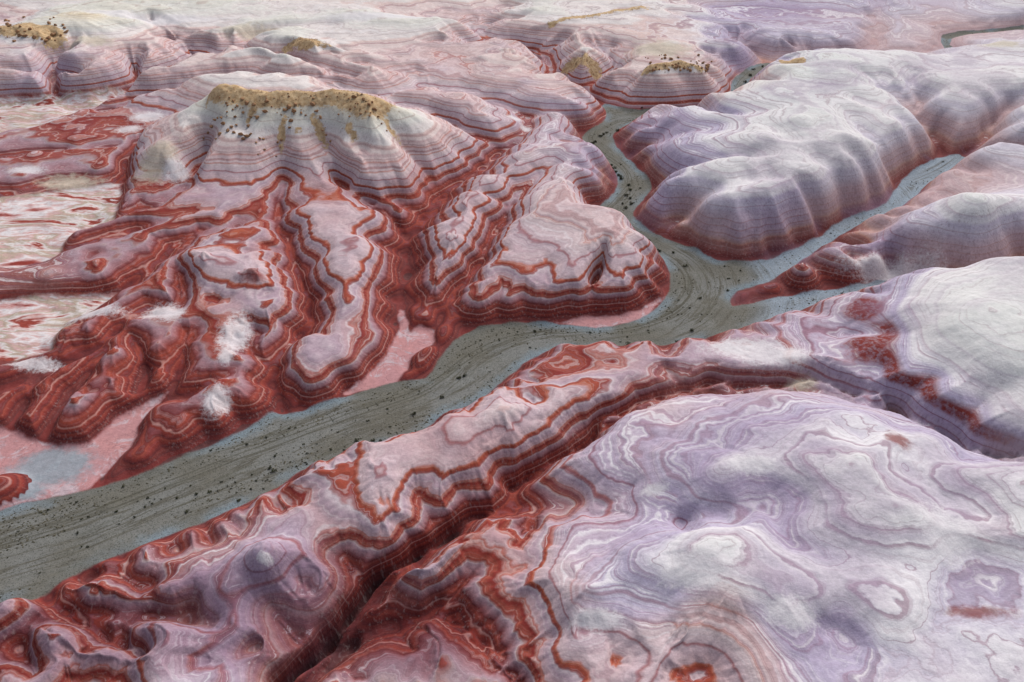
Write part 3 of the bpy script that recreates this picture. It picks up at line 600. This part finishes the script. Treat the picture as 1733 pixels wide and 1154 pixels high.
    mud = k.mix(k.step(k.math('ADD', k.attr('silt'), k.math('MULTIPLY_ADD', edge, .8, -.4)), .3, .7, 0, .85), mud, k.mix(k.noise(.5, P, detail=5, rough=.75), srgb(104, 120, 128), srgb(156, 168, 178)))
    col = k.mix(k.step(dfl, .5, -.5), col, mud)
    # wash gravel with braided threads and wheel tracks
    dwv = k.attr('dwash')
    cs = k.new('ShaderNodeCombineXYZ'); k.link(k.math('MULTIPLY', k.attr('wash_s'), .022), cs.inputs[0]); k.link(k.math('MULTIPLY', k.attr('wash_n'), .26), cs.inputs[1])
    br = k.noise(1.0, cs.outputs[0], detail=6, rough=.65, dist=.5)
    br2 = k.noise(2.3, cs.outputs[0], detail=4, rough=.6, dist=.2)
    silt = k.noise(.045, P, detail=3)
    grav = k.mix(k.step(silt, .38, .64), srgb(106, 104, 97), srgb(118, 119, 117))
    grav = k.mix(k.math('MULTIPLY', k.step(k.math('ADD', dwv, k.math('MULTIPLY_ADD', edge, 6.0, -3.0)), -4.0, -.3, 0, .6), k.step(silt, .42, .58, .1, 1)), grav, srgb(120, 140, 154))
    sp = k.new('ShaderNodeSeparateXYZ'); k.link(P, sp.inputs[0])
    side = k.math('MULTIPLY', k.step(k.math('ABSOLUTE', k.attr('wash_n')), 15, 24), k.step(sp.outputs[1], 400, 340))
    grav = k.mix(k.math('MULTIPLY', side, .7), grav, k.mix(k.noise(.3, P, detail=5, rough=.7), srgb(112, 130, 148), srgb(172, 184, 198)))
    thread = k.math('MULTIPLY', k.step(k.math('ABSOLUTE', k.math('SUBTRACT', br, .5)), .045, .0), k.step(dwv, -1.5, -4))
    grav = k.mix(k.math('MULTIPLY', thread, k.step(silt, .35, .6, .25, .65)), grav, srgb(70, 64, 48))
    grav = k.mix(k.math('MULTIPLY', k.step(br2, .55, .66), .32), grav, srgb(84, 84, 72))
    wig = k.math('MULTIPLY_ADD', k.noise(.012, w=k.attr('wash_s'), dim='1D', detail=2), 8.0, -4.0)
    for off in (2.2, 3.9):
        tr = k.math('ABSOLUTE', k.math('SUBTRACT', k.math('SUBTRACT', k.attr('wash_n'), wig), off))
        grav = k.mix(k.math('MULTIPLY', k.step(tr, .35, .12), k.step(dwv, -1, -3, 0, .55)), grav, srgb(74, 72, 62))
    spk = k.noise(3.0, P, detail=2, rough=.7)
    grav = k.mix(k.step(spk, .54, .64, 0, .7), grav, srgb(60, 60, 54))
    wedge = k.math('ADD', dwv, k.math('MULTIPLY_ADD', edge, 1.2, -.6))
    col = k.mix(k.step(wedge, .45, -.35), col, grav)
    # popcorn clay grain
    g1 = k.noise(.9, P, detail=7, rough=.78)
    col = k.mix(.34, col, k.ramp(g1, [(.33, (.26, .26, .26, 1)), (.67, (.74, .74, .74, 1))]), 'OVERLAY')
    k.link(col, k.b.inputs['Base Color'])
    bmp = k.new('ShaderNodeBump'); bmp.inputs['Strength'].default_value = .45; bmp.inputs['Distance'].default_value = .35
    hh = k.math('ADD', k.noise(1.6, P, detail=5, rough=.7), k.math('MULTIPLY', strk, k.math('MULTIPLY', steep, .8)))
    k.link(hh, bmp.inputs['Height']); k.link(bmp.outputs[0], k.b.inputs['Normal'])
    return k.m
M_CLAY = badlands()

# ------------------------------------------------------------------ cut the ground into the hills between the gullies
HILLS = [
 ('butte', 'tall flat-topped butte with brown rubble cap and pink cone-shaped flanks', [(375,143,36),(430,150,40),(520,150,41),(590,152,40),(632,163,36),(700,270,17),(640,330,12),(760,240,15)]),
 ('hill', 'low red and orange hummocks between the left mud flat and the dissected hill', [(180,620,7),(130,690,7),(250,610,8),(320,640,7),(60,660,6),(100,560,6)]),
 ('hill', 'dissected red hill with white aprons and dark knob left of the long gully', [(345,430,15.5),(420,470,14),(400,520,10),(470,520,10),(270,520,8.5),(390,560,9),(365,670,8.5),(330,720,7),(420,640,9)]),
 ('ridge', 'red ridge with pale narrow crest running left below the butte', [(250,360,9),(390,360,12),(300,400,10),(150,410,7.5),(200,440,8)]),
 ('ridge', 'finger ridge with white flat crest ending in a pale apron at the wash', [(500,310,13.5),(600,390,13.3),(590,490,11),(540,600,8.6),(580,540,9)]),
 ('ridge', 'finger ridge carrying a ringed knob between two converging gullies', [(840,300,15.5),(775,405,14),(750,450,12),(720,500,9)]),
 ('hill', 'banded red spur wrapped by the bend of the wash', [(990,250,19),(960,330,17),(1030,390,18),(950,400,15),(880,440,13),(1070,430,14)]),
 ('knoll', 'small red knoll with white rim between pink flat and wash', [(715,600,5),(690,620,4.5),(760,560,3)]),
 ('hill', 'pink swirled hill right of the butte', [(780,170,20),(850,190,18),(700,160,18)]),
 ('hill', 'pink terrace hill above the wash junction', [(930,180,20),(1000,190,17),(960,210,17)]),
 ('mesa', 'broad pale grey mesa with pink banded walls inside the wash bends', [(1350,210,27),(1250,300,25),(1200,210,22),(1450,280,26),(1300,260,26),(1350,160,27),(1500,240,27),(1280,370,21),(1450,120,26)]),
 ('hill', 'pale rounded hill right of the mesa behind the narrow blue channel', [(1600,190,24),(1650,170,24),(1700,230,22)]),
 ('hill', 'pale ringed hill with a long dark red spur pointing at the wash', [(1640,340,27),(1690,380,25),(1480,410,18),(1400,450,11),(1300,490,7)]),
 ('dome', 'smooth pale grey-green dome above zigzag red bands at the right edge', [(1650,520,27),(1690,560,27),(1560,620,19),(1480,520,15),(1550,700,16),(1400,610,12)]),
 ('ridge', 'long scalloped red ridge between the wash and the deep foreground gully', [(1180,600,9.5),(1010,640,11.5),(850,705,14.5),(720,770,12.5),(640,820,13),(1280,610,11)]),
 ('ridge', 'mauve ridge with a grey-white topped knob at lower left', [(450,940,15),(340,1000,9),(400,1010,11),(270,1090,11.5),(330,1080,11),(350,910,7)]),
 ('knoll', 'small dark red domes in the bottom left corner', [(80,1090,6),(20,1040,5),(120,1000,5)]),
 ('hill', 'lavender rolling hill behind the near crease at right', [(1100,720,17),(1300,720,22),(1500,760,25),(1250,800,24),(1450,800,26),(1650,830,25)]),
 ('hill', 'lavender hill with white salt crust filling the bottom right', [(1000,1000,22),(1200,930,25.5),(1350,1000,25),(1500,1000,25),(1100,1050,20),(1400,1100,22),(900,920,13)]),
 ('knoll', 'low blue-grey knoll with white rim at the bottom edge', [(680,1090,8),(760,1120,10),(700,980,9)]),
 ('mesa', 'far mesa with pale top and red foot at upper left', [(60,50,26),(100,60,27),(200,90,22)]),
 ('butte', 'tan-capped butte with red foot above the far wash', [(1095,104,26),(1150,98,26),(1195,104,26)]),
 ('hill', 'pale hills behind the butte', [(430,110,24),(500,70,27),(600,100,22),(300,60,22),(700,100,20)]),
 ('hill', 'far pale hill with tan crest at top centre', [(1000,30,19),(1100,20,18),(968,85,21),(1200,70,18)]),
 ('hill', 'far white hill with red skirt between two blue channels', [(1370,50,16),(1450,40,16)]),
 ('hill', 'far pale hills in the top right corner', [(1540,70,10),(1650,30,12),(1700,80,19),(1600,100,20)]),
 ('hill', 'low pale and red benches at the left edge', [(30,300,7),(30,420,6),(60,475,6.5),(20,495,5),(150,260,8.5),(60,262,8),(120,290,7),(40,250,6.5)]),
 ('distant_badlands', 'distant badlands beyond the last canyons', [(300,-60,22),(900,-60,22),(1500,-60,22),(866,-150,22)]),
]
# every coarse cell climbs to its peak; the peak belongs to the nearest surveyed top
Zw = blur(Zb, 3)
idx = np.arange(CR * CC).reshape(CR, CC)
best, ptr = Zw.copy(), idx.copy()
for dy in (-1, 0, 1):
    for dx in (-1, 0, 1):
        if dx == dy == 0: continue
        zs = np.full(Zw.shape, -1e9); ii = idx.copy()
        a0, a1, b0, b1 = max(0, -dy), CR - max(0, dy), max(0, -dx), CC - max(0, dx)
        zs[a0:a1, b0:b1] = Zw[a0 + dy:a1 + dy, b0 + dx:b1 + dx]; ii[a0:a1, b0:b1] = idx[a0 + dy:a1 + dy, b0 + dx:b1 + dx]
        m = zs > best; best = np.where(m, zs, best); ptr = np.where(m, ii, ptr)
ptr = ptr.ravel()
for _ in range(14): ptr = ptr[ptr]
peaks = np.unique(ptr)
pu, pv = gx.ravel()[peaks], gy.ravel()[peaks]
bd = np.full(len(peaks), 1e9); bid = np.zeros(len(peaks), int)
for hid, (_, _, tops) in enumerate(HILLS):
    for a, b, z in tops:
        q, r = scaled(*ground(a, b, z))
        d = (pu - q) ** 2 + (pv - r) ** 2
        m = d < bd; bd = np.where(m, d, bd); bid = np.where(m, hid, bid)
lut = np.zeros(CR * CC, int); lut[peaks] = bid
lab = lut[ptr].reshape(CR, CC)
ri = np.clip(np.round(np.linspace(0, CR - 1, NR)).astype(int), 0, CR - 1); ci = np.clip(np.round(np.linspace(0, CC - 1, NC)).astype(int), 0, CC - 1)
labF = lab[ri][:, ci]
WASH_ID, FLAT_ID = 100, 101
labF = np.where(dfF < 0, FLAT_ID, labF); labF = np.where(dwF < 0, WASH_ID, labF)
cellL = labF[:-1, :-1]

ex, ey = grad(Z); nl = np.sqrt(ex ** 2 + ey ** 2 + 1)
NRM = np.stack([-ex / nl, -ey / nl, 1 / nl], -1).reshape(-1, 3).astype(np.float32)
VERT = np.stack([X, Y, Z], -1).reshape(-1, 3).astype(np.float32)
VI = np.arange(NR * NC).reshape(NR, NC)
QUADS = np.stack([VI[:-1, :-1], VI[:-1, 1:], VI[1:, 1:], VI[1:, :-1]], -1)
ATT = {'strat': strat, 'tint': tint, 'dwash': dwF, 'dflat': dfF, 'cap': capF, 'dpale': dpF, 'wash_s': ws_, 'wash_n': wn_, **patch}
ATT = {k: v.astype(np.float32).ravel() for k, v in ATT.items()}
def link(o): scene.collection.objects.link(o); return o
def sheet(name, q, mat):
    used, inv = np.unique(q.ravel(), return_inverse=True)
    me = bpy.data.meshes.new(name); nq = len(q)
    me.vertices.add(len(used)); me.vertices.foreach_set('co', VERT[used].ravel())
    me.loops.add(nq * 4); me.loops.foreach_set('vertex_index', inv.astype(np.int32).ravel())
    me.polygons.add(nq); me.polygons.foreach_set('loop_start', np.arange(0, nq * 4, 4, dtype=np.int32)); me.polygons.foreach_set('loop_total', np.full(nq, 4, np.int32))
    me.update(calc_edges=True); me.polygons.foreach_set('use_smooth', np.ones(nq, bool))
    for k, v in ATT.items():
        a = me.attributes.new(k, 'FLOAT', 'POINT'); a.data.foreach_set('value', v[used])
    me.normals_split_custom_set_from_vertices(NRM[used])
    me.materials.append(mat)
    return link(bpy.data.objects.new(name, me))
for hid, (nm, label, _) in enumerate(HILLS):
    q = QUADS[cellL == hid]
    if len(q) < 4: continue
    o = sheet(nm, q, M_CLAY); o['kind'] = 'structure'; o['label'] = label
o = sheet('dry_wash', QUADS[cellL == WASH_ID], M_CLAY); o['kind'] = 'structure'; o['label'] = 'grey-green gravel wash winding between the hills'
o = sheet('mud_flat', QUADS[cellL == FLAT_ID], M_CLAY); o['kind'] = 'structure'; o['label'] = 'pink mud flats beside the wash'

# land beyond the survey, to the horizon
k = NT('far_clay'); k.b.inputs['Base Color'].default_value = srgb(176, 160, 160)
bm_v = []; bm_f = []
for i, R in enumerate((2000, 4000, 7000, 12000)):
    for j in range(48):
        a = 2 * math.pi * j / 48; bm_v.append((R * math.cos(a), R * math.sin(a), -4 + 8 * math.sin(j * 1.7 + i)))
for i in range(3):
    for j in range(48):
        a, b = i * 48 + j, i * 48 + (j + 1) % 48; bm_f.append((a, b, b + 48, a + 48))
bm_v.append((0, 0, -12)); c0 = len(bm_v) - 1
for j in range(48): bm_f.append((c0, (j + 1) % 48, j))
me = bpy.data.meshes.new('distant_plain'); me.from_pydata(bm_v, [], bm_f); me.materials.append(k.m)
o = link(bpy.data.objects.new('distant_plain', me)); o['kind'] = 'structure'
print('terrain ok', Z.min(), Z.max())

# ------------------------------------------------------------------ things lying on the ground
def ground_z(x, y):
    fr = np.interp(y, yv, np.arange(NR)); fc = (x / (XA + XB * y) + 1) / 2 * (NC - 1)
    r0 = np.clip(np.floor(fr).astype(int), 0, NR - 2); c0 = np.clip(np.floor(fc).astype(int), 0, NC - 2); a, b = fr - r0, fc - c0
    return (Z[r0, c0] * (1 - b) + Z[r0, c0 + 1] * b) * (1 - a) + (Z[r0 + 1, c0] * (1 - b) + Z[r0 + 1, c0 + 1] * b) * a
def field(F, x, y):
    r = np.clip(np.round(np.interp(y, yv, np.arange(NR))).astype(int), 0, NR - 1); c = np.clip(np.round((x / (XA + XB * y) + 1) / 2 * (NC - 1)).astype(int), 0, NC - 1)
    return F[r, c]
def hit(px, py):
    """where the sight line through a point of the photograph meets the ground"""
    dx, du = (px - 866.5), (577.0 - py)
    d = np.array([dx, CP * FPX + SP * du, -SP * FPX + CP * du]); d /= np.linalg.norm(d)
    t = np.linspace(100, 1100, 4000)
    x, y, z = d[0] * t, d[1] * t, CAM_H + d[2] * t
    g = ground_z(x, y); i = np.argmax(z < g)
    return x[i], y[i], g[i]

def rock_mesh(name, seed, sub=1):
    """an angular boulder: an icosphere cut by a few planes"""
    r = np.random.default_rng(seed)
    import bmesh
    bm = bmesh.new(); bmesh.ops.create_icosphere(bm, subdivisions=2, radius=.5)
    cuts = [(lambda v: v / np.linalg.norm(v))(r.normal(size=3)) for _ in range(9)]; offs = r.uniform(.26, .42, 9)
    st = r.uniform(.75, 1.2, 3)
    for v in bm.verts:
        p = np.array(v.co)
        for c, o in zip(cuts, offs):
            e = p @ c - o
            if e > 0: p = p - c * e
        v.co = p * st * (1 + r.normal(0, .02))
    me = bpy.data.meshes.new(name); bm.to_mesh(me); bm.free()
    return me
k = NT('boulder_stone')
oi = k.new('ShaderNodeObjectInfo'); gp = k.new('ShaderNodeNewGeometry')
c1 = k.ramp(k.noise(1.3, gp.outputs['Position'], detail=5, rough=.7), [(.3, srgb(140, 106, 80)), (.55, srgb(170, 132, 100)), (.75, srgb(192, 156, 122))])
k.link(k.mix(k.math('MULTIPLY', oi.outputs['Random'], .5), c1, srgb(124, 92, 68)), k.b.inputs['Base Color'])
M_ROCK = k.m
rocks = []
for i in range(6):
    me = rock_mesh('boulder', 40 + i); me.materials.append(M_ROCK); rocks.append(me)
def where_on_butte(a, b):
    if a < 455: return 'brown angular boulder strewn down the left flank of the tall butte'
    if a < 520: return 'brown angular boulder in the rubble chute left of the tall butte\'s middle cone'
    if a < 575: return 'brown angular boulder in the rubble chute right of the tall butte\'s middle cone'
    return 'brown angular boulder under the right rim of the tall butte'
def boulder(x, y, size, label, group):
    o = bpy.data.objects.new('boulder', random.choice(rocks)); link(o)
    o.scale = (size * random.uniform(.8, 1.25), size * random.uniform(.8, 1.25), size * random.uniform(.6, .95))
    o.rotation_euler = (random.uniform(-.4, .4), random.uniform(-.4, .4), random.uniform(0, 6.28))
    o.location = (x, y, float(ground_z(np.array(x), np.array(y))) + o.scale[2] * .18)
    o['label'] = label; o['category'] = 'boulder'; o['group'] = group
LB = 'brown angular boulder on the rubble-strewn flank of the tall butte'
spots = [(358,215,2.4),(364,205,2.2),(378,210,2.6),(386,222,2.6),(392,216,2.4),(396,225,2.0),(410,168,2.4),(418,175,2.8),(430,178,2.0),(452,172,2.8),(398,198,1.8),(412,192,2.2),(420,214,3.0),(408,228,2.6),(418,232,2.8),(436,200,2.4),(448,190,2.6),(440,235,1.6),(446,236,1.6),(434,242,1.4),(448,254,1.5),(437,262,1.0),(470,242,1.6),(475,250,1.4),(482,188,2.6),(490,182,2.8),(497,190,3.0),(492,206,2.2),(490,217,2.0),(500,178,2.2),(468,265,1.2),(476,238,2.0),(510,192,2.0),(530,178,2.6),(536,190,2.2),(542,200,2.0),(546,222,1.6),(552,230,1.4),(560,240,1.4),(600,165,2.4),(615,170,2.4),(625,178,2.2),(633,186,2.2),(640,198,1.6),(646,210,1.2),(655,222,1.2),(375,200,2.0),(372,228,2.2),(366,236,1.6),(412,236,2.4),(424,228,2.2),(402,180,2.2),(395,170,1.8),(384,190,1.6),(400,212,1.6),(345,236,1.4),(352,226,1.6)]
used_b = 0
for a, b, sz in spots:
    x, y, z = hit(a, b); boulder(x, y, sz * .8, where_on_butte(a, b), 'boulders on the tall butte'); used_b += 1
for _ in range(60):
    a = random.choice([random.uniform(365, 470), random.gauss(490, 12), random.uniform(590, 645), random.uniform(380, 640)])
    b = random.uniform(158, 200) + max(0, (440 - a)) * .25 * random.random()
    x, y, z = hit(a, b); boulder(x, y, random.uniform(.5, 1.4), where_on_butte(a, b), 'boulders on the tall butte')
for _ in range(45):
    x, y, z = hit(random.uniform(1090, 1205), random.uniform(92, 122)); boulder(x, y, random.uniform(.8, 2.4), 'tan boulder on the crest of the far capped butte', 'boulders on the far butte')
for _ in range(24):
    x, y, z = hit(random.uniform(0, 110), random.uniform(28, 75)); boulder(x, y, random.uniform(1, 2.8), 'tan boulder below the rim of the upper left mesa', 'boulders below the upper left mesa')
for a, b in ((10,36),(30,55),(34,60),(42,62),(58,64),(78,70),(82,66),(112,55)):
    x, y, z = hit(a, b); boulder(x, y, 3.0, 'tan boulder below the rim of the upper left mesa', 'boulders below the upper left mesa')

# small loose stones: too many to count
def scatter(name, label, cat, pts, sizes, mat, flat=.7):
    base = np.array([(1,0,0),(-.5,.87,0),(-.5,-.87,0),(.1,.05,.9),(.6,.7,.3),(-.9,.1,.35),(.3,-.8,.4)]) * .5
    fc = np.array([(0,4,6),(4,1,5),(5,2,6),(0,1,4),(1,2,5),(2,0,6),(3,4,5),(3,5,6),(3,6,4)])
    n = len(pts); ang = rng.uniform(0, 6.28, n); c, sn = np.cos(ang), np.sin(ang)
    jit = base[None] * rng.uniform(.7, 1.3, (n, len(base), 3)) * sizes[:, None, None]
    v = np.empty_like(jit)
    v[..., 0] = jit[..., 0] * c[:, None] - jit[..., 1] * sn[:, None] + pts[:, None, 0]
    v[..., 1] = jit[..., 0] * sn[:, None] + jit[..., 1] * c[:, None] + pts[:, None, 1]
    v[..., 2] = jit[..., 2] * flat + pts[:, None, 2] - .03
    f = (fc[None] + (np.arange(n) * len(base))[:, None, None]).reshape(-1, 3)
    me = bpy.data.meshes.new(name); me.from_pydata(v.reshape(-1, 3).tolist(), [], f.tolist()); me.materials.append(mat)
    o = link(bpy.data.objects.new(name, me)); o['kind'] = 'stuff'; o['label'] = label; o['category'] = cat
cand = np.stack([rng.uniform(0, 1, 90000) ** 1.0, rng.uniform(-1, 1, 90000)], -1)
cy = 85 * (560 / 85) ** cand[:, 0]; cx = cand[:, 1] * (XA + XB * cy)
inw = field(dwF, cx, cy) < -1.0
nz = fbm(field(ws_, cx, cy) * .25, field(wn_, cx, cy) * 2.2, 9, 501, 2)
keep = inw & (nz + rng.uniform(-.5, .5, len(cx)) > .12)
cx, cy = cx[keep][:9000], cy[keep][:9000]
k = NT('wash_stone'); gp = k.new('ShaderNodeNewGeometry')
k.link(k.ramp(k.noise(.8, gp.outputs['Position']), [(.35, srgb(58, 58, 50)), (.6, srgb(92, 88, 74))]), k.b.inputs['Base Color'])
scatter('gravel', 'dark stones and dry tufts strewn along the wash', 'gravel', np.stack([cx, cy, ground_z(cx, cy)], -1), rng.uniform(.16, .5, len(cx)) * (1 + cy / 600), k.m)
cx, cy = [], []
for P, zt, r, sl, capm in crest_polys[:7]:
    for _ in range(500):
        t = random.random() * (len(P) - 1); i = int(t); q = P[i] + (P[i + 1] - P[i]) * (t - i)
        cx.append(q[0] + random.gauss(0, r + 4)); cy.append(q[1] + random.gauss(0, r + 5))
cx, cy = np.array(cx), np.array(cy); m = field(capF, cx, cy) > .25; cx, cy = cx[m], cy[m]
scatter('rubble', 'brown rubble covering the caps of the buttes', 'rubble', np.stack([cx, cy, ground_z(cx, cy)], -1), rng.uniform(.25, .8, len(cx)), M_ROCK)

# shrubs in the wash
k = NT('shrub_leaf'); oi = k.new('ShaderNodeObjectInfo')
k.link(k.mix(oi.outputs['Random'], srgb(44, 50, 36), srgb(70, 72, 50)), k.b.inputs['Base Color'])
M_SHRUB = k.m
shrubs = []
for sd in range(5):
    r = np.random.default_rng(900 + sd); vv, ff = [], []
    lobes = [(r.normal(0, .22), r.normal(0, .22), r.uniform(.2, .35), r.uniform(.2, .34)) for _ in range(6)]
    for _ in range(150):
        lx, ly, lz, lr = lobes[r.integers(6)]
        d = r.normal(size=3); d /= np.linalg.norm(d); p = np.array([lx, ly, lz]) + d * lr * r.uniform(.6, 1.05); p[2] = max(p[2], .03)
        a = r.normal(size=3); a /= np.linalg.norm(a); b = np.cross(a, d); b /= np.linalg.norm(b) + 1e-6
        w = r.uniform(.05, .10); i = len(vv)
        vv += [tuple(p - a * w - b * w * .5), tuple(p + a * w - b * w * .4), tuple(p + a * w * .8 + b * w * .6), tuple(p - a * w * .7 + b * w * .5)]; ff.append((i, i + 1, i + 2, i + 3))
    for _ in range(5):
        t = r.normal(0, .25, 2); i = len(vv)
        vv += [(-.02, 0, 0), (.02, 0, 0), (t[0], t[1], .35)]; ff.append((i, i + 1, i + 2))
    me = bpy.data.meshes.new('shrub'); me.from_pydata(vv, [], ff); me.materials.append(M_SHRUB); shrubs.append(me)
SH = [(1004,243,2.0),(1008,240,2.2),(1000,252,1.8),(1002,258,1.6),(1013,268,2.8),(1024,279,2.4),(1034,286,2.2),(1038,290,2.6),(1042,293,2.2),(1046,297,2.4),(1052,303,2.8),(1050,299,1.8),(1064,314,2.4),(1066,322,2.2),(1060,332,2.2),(1066,336,2.0),(1068,345,1.8),(1053,345,1.6),(1060,352,2.0),(1048,377,2.2),(1067,389,2.6),(1016,231,2.4),(1022,228,2.2),(1027,225,1.8),(1046,221,2.2),(1086,187,1.6),
 (1072,395,2.2),(1098,408,1.8),(1115,425,2.0),(1140,428,1.8),(1160,450,1.8),(1186,505,1.6),(1232,492,1.6),(1170,560,1.6),(1064,584,1.8),(1145,582,1.8),(702,701,1.6),(748,672,1.4),(777,640,1.6),(785,636,1.4),(604,746,1.4),(631,746,1.2),(463,798,1.6),(457,793,1.2),(355,832,1.2),(332,836,1.2),(404,847,1.2),(300,843,1.0),(315,867,1.2),(1270,128,3),(1262,140,2.6),(1255,150,2.6),(1258,158,2.6),(1275,118,2.4),(1290,113,2.4),(968,540,1.4),(905,560,1.3)]
pts = []
for a, b, sz in SH:
    x, y = ground(a, b, 0.0)
    if float(field(dwF, np.array(x), np.array(y))) < 1.5: pts.append((x, y, sz * .8))
tries = 0
while len(pts) < 190 and tries < 60000:
    tries += 1
    yy = 85 * (620 / 85) ** random.random(); xx = random.uniform(-1, 1) * (XA + XB * yy)
    d = float(field(dwF, np.array(xx), np.array(yy)))
    if d < -1.2 and (random.random() < .12 or float(vnoise(np.array(field(ws_, np.array(xx), np.array(yy)) / 30), np.array(field(wn_, np.array(xx), np.array(yy)) / 3.0), 77)) > .45): pts.append((xx, yy, random.uniform(.25, .6) * (1 + yy / 500)))
for x, y, sz in pts:
    o = link(bpy.data.objects.new('shrub', random.choice(shrubs))); o.location = (x, y, float(ground_z(np.array(x), np.array(y))) - .03)
    o.scale = (sz, sz, sz * random.uniform(.7, 1)); o.rotation_euler = (0, 0, random.uniform(0, 6.28))
    o['label'] = ('dark olive shrub in the far bend of the wash beside the capped butte' if y > 385 else 'dark olive shrub in the narrow wash between the red spur and the pale mesa' if y > 255
      else 'dark olive shrub in the wide wash bend below the pale mesa' if x > 8 else 'small dark olive shrub on the broad gravel wash at lower left' if x < -35 else 'dark olive shrub on the straight wash below the finger ridges'); o['category'] = 'shrub'; o['group'] = 'shrubs in the wash'
